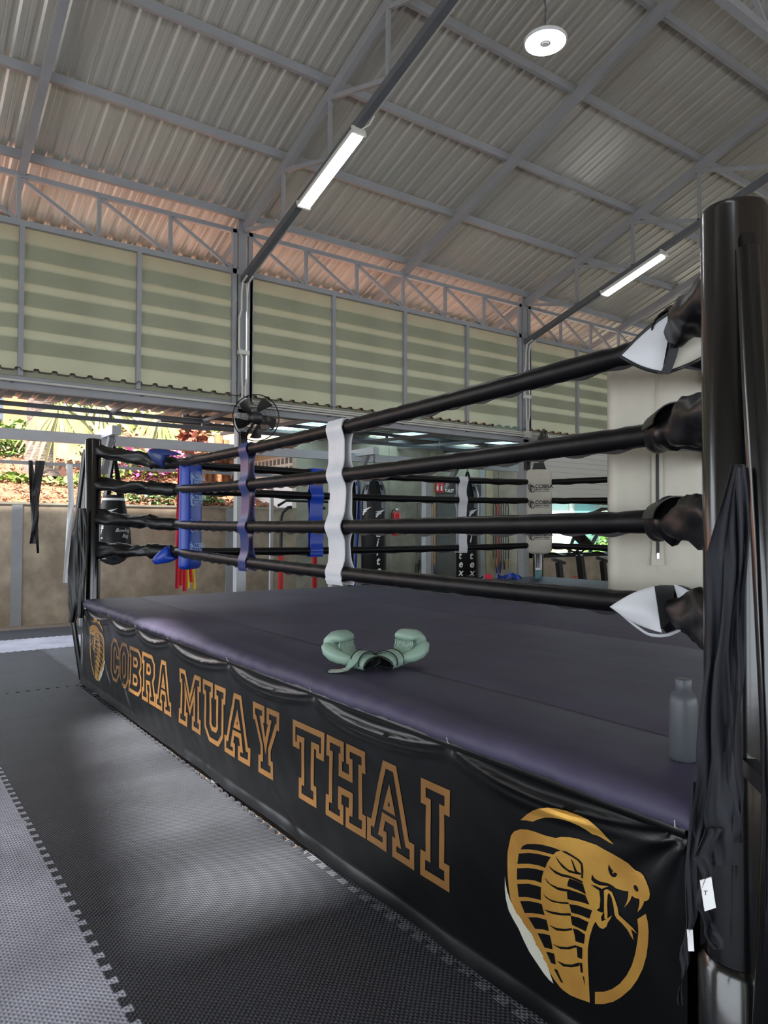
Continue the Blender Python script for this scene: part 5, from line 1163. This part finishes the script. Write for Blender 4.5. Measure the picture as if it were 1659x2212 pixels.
# ================================================================== THINGS ON THE CANVAS
fwh = V(_fw.x, _fw.y, 0).normalized(); rh = V(CR.x, CR.y, 0).normalized()
SAGE = mat('sage_leather', (140,166,150), .36, 0, var=.06, vscale=8, bump=.12, bscale=30)
LINING = mat('dark_lining', (24,26,32), .8); PIPING = mat('black_piping', (16,16,18), .5)
PALM = mat('sage_palm', (128,152,138), .42, 0, bump=.35, bscale=45)
def glove(c, d, label, strap):
    c = Vector(c); d = Vector(d).normalized(); s = V(-d.y, d.x, 0)
    if s.dot(fwh) > 0: s = -s
    t = thing('boxing_glove', c, label, 'boxing glove', 'pair of boxing gloves')
    P = lambda x, y, z: c+d*x+s*y+V(0,0,z)
    # padded mitt curling over the palm: (x, z, half width, half thickness)
    S = [(.045,.040,.060,.034),(.07,.042,.059,.036),(.10,.047,.062,.039),(.13,.055,.070,.043),(.165,.066,.079,.047),(.20,.084,.085,.050),(.222,.110,.087,.048),(.222,.136,.086,.044),(.205,.154,.083,.038),(.18,.160,.079,.032),(.158,.154,.072,.026),(.146,.146,.06,.016),(.143,.143,.03,.004)]
    n = 28; mb = MB(); vs = []; m = len(S)
    for i, (x, z, hw, ht) in enumerate(S):
        x0, z0_ = S[max(i-1,0)][:2]; x1, z1 = S[min(i+1,m-1)][:2]; L = math.hypot(x1-x0, z1-z0_); tx, tz = (x1-x0)/L, (z1-z0_)/L
        for k in range(n):
            a = 2*math.pi*k/n; ca, sa = math.cos(a), math.sin(a)
            ca2 = math.copysign(abs(ca)**.8, ca); sa2 = math.copysign(abs(sa)**.9, sa)
            vs.append(P(x-tz*ht*sa2, hw*ca2, max(.004, z+tx*ht*sa2)))
    mb.add(vs, [(i*n+k, i*n+(k+1)%n, (i+1)*n+(k+1)%n, (i+1)*n+k) for i in range(m-1) for k in range(n)]+[tuple((m-1)*n+k for k in range(n))])
    mb.build('mitt', SAGE, t, 70)
    for k in range(11):
        y = -.06+.012*k; mb = MB(); mb.tube([P(.150, y, .138), P(.156, y+.002*math.sin(k), .122), P(.150, y+.003*math.sin(k*2), .106), P(.138, y, .094)], [.004,.0065,.006,.003], 6); mb.build('gather_fold', PALM, t, 60)
    mb = MB(); mb.tube([P(.075,.046,.050), P(.10,.066,.056), P(.135,.086,.066), P(.17,.095,.080), P(.20,.094,.098), P(.218,.086,.116), P(.222,.076,.128)], [.018,.027,.033,.036,.035,.028,.012], 18); mb.build('thumb', SAGE, t, 70)
    for k in range(6):
        mb = MB(); z = .060+.012*k; mb.tube([P(.252-.02*abs(k-2.5)/3, .055, z), P(.266-.02*abs(k-2.5)/3, .02, z)], .0028, 5); mb.build('knuckle_stitch', PALM, t, 60)
    # open cuff
    def cuff(u, v):
        a = 2*math.pi*u; x = lerp(-.012, .085, v); hw = lerp(.076, .063, v); hh = lerp(.033, .042, v); zc = lerp(.036, .048, v)
        nrm = (s*math.cos(a)/hw+V(0,0,math.sin(a))/hh).normalized(); return (P(x-.012*math.sin(a)*(1-v), hw*math.cos(a), max(.005, zc+hh*math.sin(a))), nrm)
    mb = MB(); mb.slab(cuff, 28, 6, .010); mb.build('cuff', SAGE, t, 70)
    def lin_(u, v):
        p, nn = cuff(u, v*.9); q = p-nn*.009; return tuple(q)
    mb = MB(); mb.grid(lin_, 28, 4); mb.v += [tuple(P(.078, 0, .045))]; o = len(mb.v)-1; mb.f += [(4*29+i, 4*29+i+1, o) for i in range(28)]; mb.build('lining', LINING, t, 70)
    mb = MB(); mb.tube([cuff(k/28, 0)[0] for k in range(29)], .0055, 6, False); mb.build('cuff_piping', PIPING, t, 60)
    # wrist strap around the cuff
    def st(u, v):
        a = math.radians(-20+200*u); x = lerp(.018, .072, v); hw = lerp(.080, .072, v); hh = lerp(.044, .048, v); zc = .046
        nrm = (s*math.cos(a)+V(0,0,math.sin(a))).normalized(); return (P(x, hw*math.cos(a), max(.006, zc+hh*math.sin(a))), nrm)
    mb = MB(); mb.slab(st, 16, 3, .006); mb.build('wrist_strap', SAGE, t, 70)
    for v0 in (0, 1):
        mb = MB(); mb.tube([st(k/16, v0)[0]+st(k/16, v0)[1]*.003 for k in range(17)], .0035, 5); mb.build('strap_piping', PIPING, t, 60)
    if strap:
        pth = [P(.045,.080,.062), P(.055,.098,.038), P(.07,.112,.016), P(.10,.130,.008), P(.135,.150,.006), P(.152,.158,.006)]
        def tl(u, v):
            k = min(int(v*5), 4); p = pth[k].lerp(pth[k+1], v*5-k); w = .052 if v < .85 else .052*math.sqrt(max(0, 1-((v-.85)/.15)**2))+.004
            wd = (d*lerp(1, .5, min(1, v*1.6))-s*lerp(0, .87, min(1, v*1.6))).normalized(); return (p+wd*(u-.5)*w, V(0,0,1) if v > .4 else (s+V(0,0,.6)).normalized())
        mb = MB(); mb.slab(tl, 4, 20, .005); mb.build('strap_tail', SAGE, t, 70)
        mb = MB(); mb.slab(lambda u, v: (tl(.08+.84*u, .42+.45*v)[0]+V(0,0,.0045), tl(u, .42+.45*v)[1]), 3, 8, .001); mb.build('strap_label', mat('cream_label', (214,204,192), .6), t)
        me = text_mesh('t', 'Fairtex', .026, .2, lambda a, b: tuple(tl(.25+b/.052, .46+a/.19)[0]+V(0,0,.0062)), None); obj('label_lettering', me, PRINT_K, t)
    return t
gl = at(800,1449,2,HC); glove((gl.x, gl.y, HC+.002), -rh*.84+fwh*.54, 'sage green boxing glove with its white labelled strap undone', True)
gr = at(829,1447,2,HC); glove((gr.x, gr.y, HC+.002), rh*.70+fwh*.71, 'sage green boxing glove with its strap closed', False)
# grey flask
BOT = mat('grey_bottle', (74,77,83), .45, 0, var=.08, vscale=12, bump=.08, bscale=60)
b = at(1477,1641,2,HC); t = thing('water_bottle', (b.x, b.y, HC), 'matte dark grey water bottle standing on the near canvas', 'bottle')
mb = MB(); mb.lathe([(0,.001),(.040,.001),(.0435,.006),(.0435,.175),(.042,.192),(.036,.206),(.027,.213),(.025,.217),(.0,.217)], (b.x, b.y, HC+.002), 40); mb.build('bottle_body', BOT, t, 50)
mb = MB(); mb.lathe([(0,.216),(.0245,.216),(.026,.219),(.026,.250),(.024,.254),(0,.255)], (b.x, b.y, HC+.002), 36); mb.build('screw_cap', BOT, t, 40)
b = at(1163,1252,2,HC); t = thing('insulated_bottle', (b.x, b.y, HC), 'blue green bottle standing before the far corner post', 'bottle')
mb = MB(); mb.lathe([(0,.001),(.05,.001),(.052,.01),(.052,.13),(.046,.14)], (b.x, b.y, HC+.003), 24); mb.build('bottle_body', mat('teal_bottle', (70,120,116), .4, 0, c2=(40,80,100), vscale=12), t, 50)
mb = MB(); mb.lathe([(.045,.138),(.045,.165),(0,.168)], (b.x, b.y, HC+.003), 24); mb.build('bottle_lid', PVC, t, 50)
# hand wraps left on the canvas
def wrap_pile(px, py, w, h, m, name, label, n, seed):
    b = at(px, py, 2, HC); t = thing(name, (b.x, b.y, HC), label, 'hand wraps', 'hand wraps on the canvas'); R = random.Random(seed)
    for k in range(n):
        c = b+rh*R.uniform(-w/2, w/2)+fwh*R.uniform(-.06,.06); a = R.uniform(0, 3.14); e = rh*math.cos(a)+fwh*math.sin(a)*.6; pr = V(-e.y, e.x, 0); L = R.uniform(.08,.2); hh = R.uniform(.4,1)*h
        mb = MB(); mb.slab(lambda u, v: (c+e*(v-.5)*L+pr*(u-.5)*.055+V(0,0,HC-c.z+.006+hh*math.sin(math.pi*v)*(.8+.3*u)), V(0,0,1)), 2, 8, .005); mb.build('wrap_fold', m, t, 70)
BLUEW = mat('blue_cotton', (44,84,190), .8)
wrap_pile(1098, 1251, .30, .085, BLUEW, 'blue_wraps', 'tangled blue hand wraps on the canvas near the far post', 12, 5)
wrap_pile(1028, 1253, .26, .06, FABRIC_K, 'black_wraps', 'tangled black hand wraps on the canvas', 12, 8)
REDW = mat('red_cotton', (206,40,60), .8)
b = at(1055,1254,2,HC); t = thing('red_wrap_roll', (b.x, b.y, HC), 'rolled red hand wrap between the black and blue wraps', 'hand wraps')
mb = MB(); mb.lathe([(0,0),(.045,.0),(.048,.02),(.048,.06),(.045,.075),(.0,.075)], (b.x, b.y, HC+.002), 18); mb.v = [tuple(V(b.x,b.y,HC+.05)+Matrix.Rotation(math.pi/2,3,rh) @ (Vector(v)-V(b.x,b.y,HC+.04))) for v in mb.v]; mb.build('roll', REDW, t, 50)
strip([b+rh*.03+V(0,0,.02), b+rh*.1+V(0,0,.012), b+rh*.16+V(0,0,.006)], .05, REDW, t, 'loose_end', fwh)

# ================================================================== CLOTH ON THE POSTS
NAVYC = mat('navy_cotton', (24,26,35), .75, 0, var=.3, vscale=14, bump=.3, bscale=50)
def pstrip(pts, m, parent, name='cloth_strip', th=.004, wave=5, seed=0, amp=4):
    """cloth strip through (px, py, depth, width px)"""
    n = len(pts)-1
    def f(u, v):
        k = min(int(v*n), n-1); w = v*n-k; w = w*w*(3-2*w)*.5+w*.5
        a, b, d, wd = [lerp(pts[k][j], pts[k+1][j], w) for j in range(4)]
        dd = d+.010*math.sin(u*wave+v*7+seed)+.006*math.sin(u*wave*2.3-v*11+seed); x = a+(u-.5)*wd+amp*math.sin(v*19+seed+u*2)
        return (pt(x, b, dd), toward)
    mb = MB(); mb.slab(f, 10, n*10, th); return mb.build(name, m, parent, 80)
t = thing('black_hand_wraps', pt(1560,1900,1.62), 'black hand wraps looped over the brace of the near corner post', 'hand wraps')
pstrip([(1592,1003,1.66,30),(1560,1200,1.64,60),(1540,1450,1.62,36),(1530,1650,1.61,50),(1520,1760,1.60,56),(1530,1850,1.60,40)], NAVYC, t, seed=1)
pstrip([(1600,1006,1.65,26),(1585,1200,1.63,40),(1570,1420,1.61,44),(1562,1620,1.60,56),(1560,1760,1.58,74),(1566,1868,1.58,58)], NAVYC, t, seed=2)
pstrip([(1606,1010,1.64,22),(1604,1250,1.62,24),(1588,1500,1.60,26),(1586,1700,1.59,34),(1590,1820,1.58,30)], NAVYC, t, seed=4)
pstrip([(1530,1690,1.62,60),(1508,1760,1.60,44),(1498,1860,1.60,26),(1492,1980,1.62,22),(1484,2040,1.63,18),(1478,2080,1.63,14),(1472,2120,1.63,8),(1470,2170,1.64,4)], NAVYC, t, seed=5)
pstrip([(1540,1790,1.57,40),(1520,1850,1.57,34),(1528,1900,1.57,28),(1524,1960,1.57,36),(1540,2010,1.57,34),(1548,2050,1.57,22)], NAVYC, t, 'twisted_end', seed=7)
mb = MB(); mb.slab(lambda u, v: (pt(1512+24*u+10*v, 1902+66*v-8*u, 1.555), toward), 2, 4, .003); mb.build('wrap_label', PRINT_W, t)
obj('label_lettering', text_mesh('t', 'T', .016, 0, lambda a, b: tuple(pt(1520+a*900, 1934-b*900, 1.552)), None), PRINT_K, t)
mb = MB(); mb.slab(lambda u, v: (pt(1484+12*u+3*v, 2008+46*v, 1.61), toward), 2, 4, .003); mb.build('wrap_label', PRINT_W, t)
t = thing('black_towel', pt(165,1340,7.3), 'black cloth draped on the post brace beside the garden wall', 'towel')
pstrip([(176,1098,7.30,22),(170,1160,7.3,34),(166,1240,7.3,38),(162,1300,7.3,30),(156,1345,7.3,16)], FABRIC_K, t, seed=3, amp=.8)
pstrip([(178,1098,7.28,16),(177,1180,7.28,18),(176,1270,7.28,16),(174,1335,7.28,12)], FABRIC_K, t, seed=9, amp=.6)
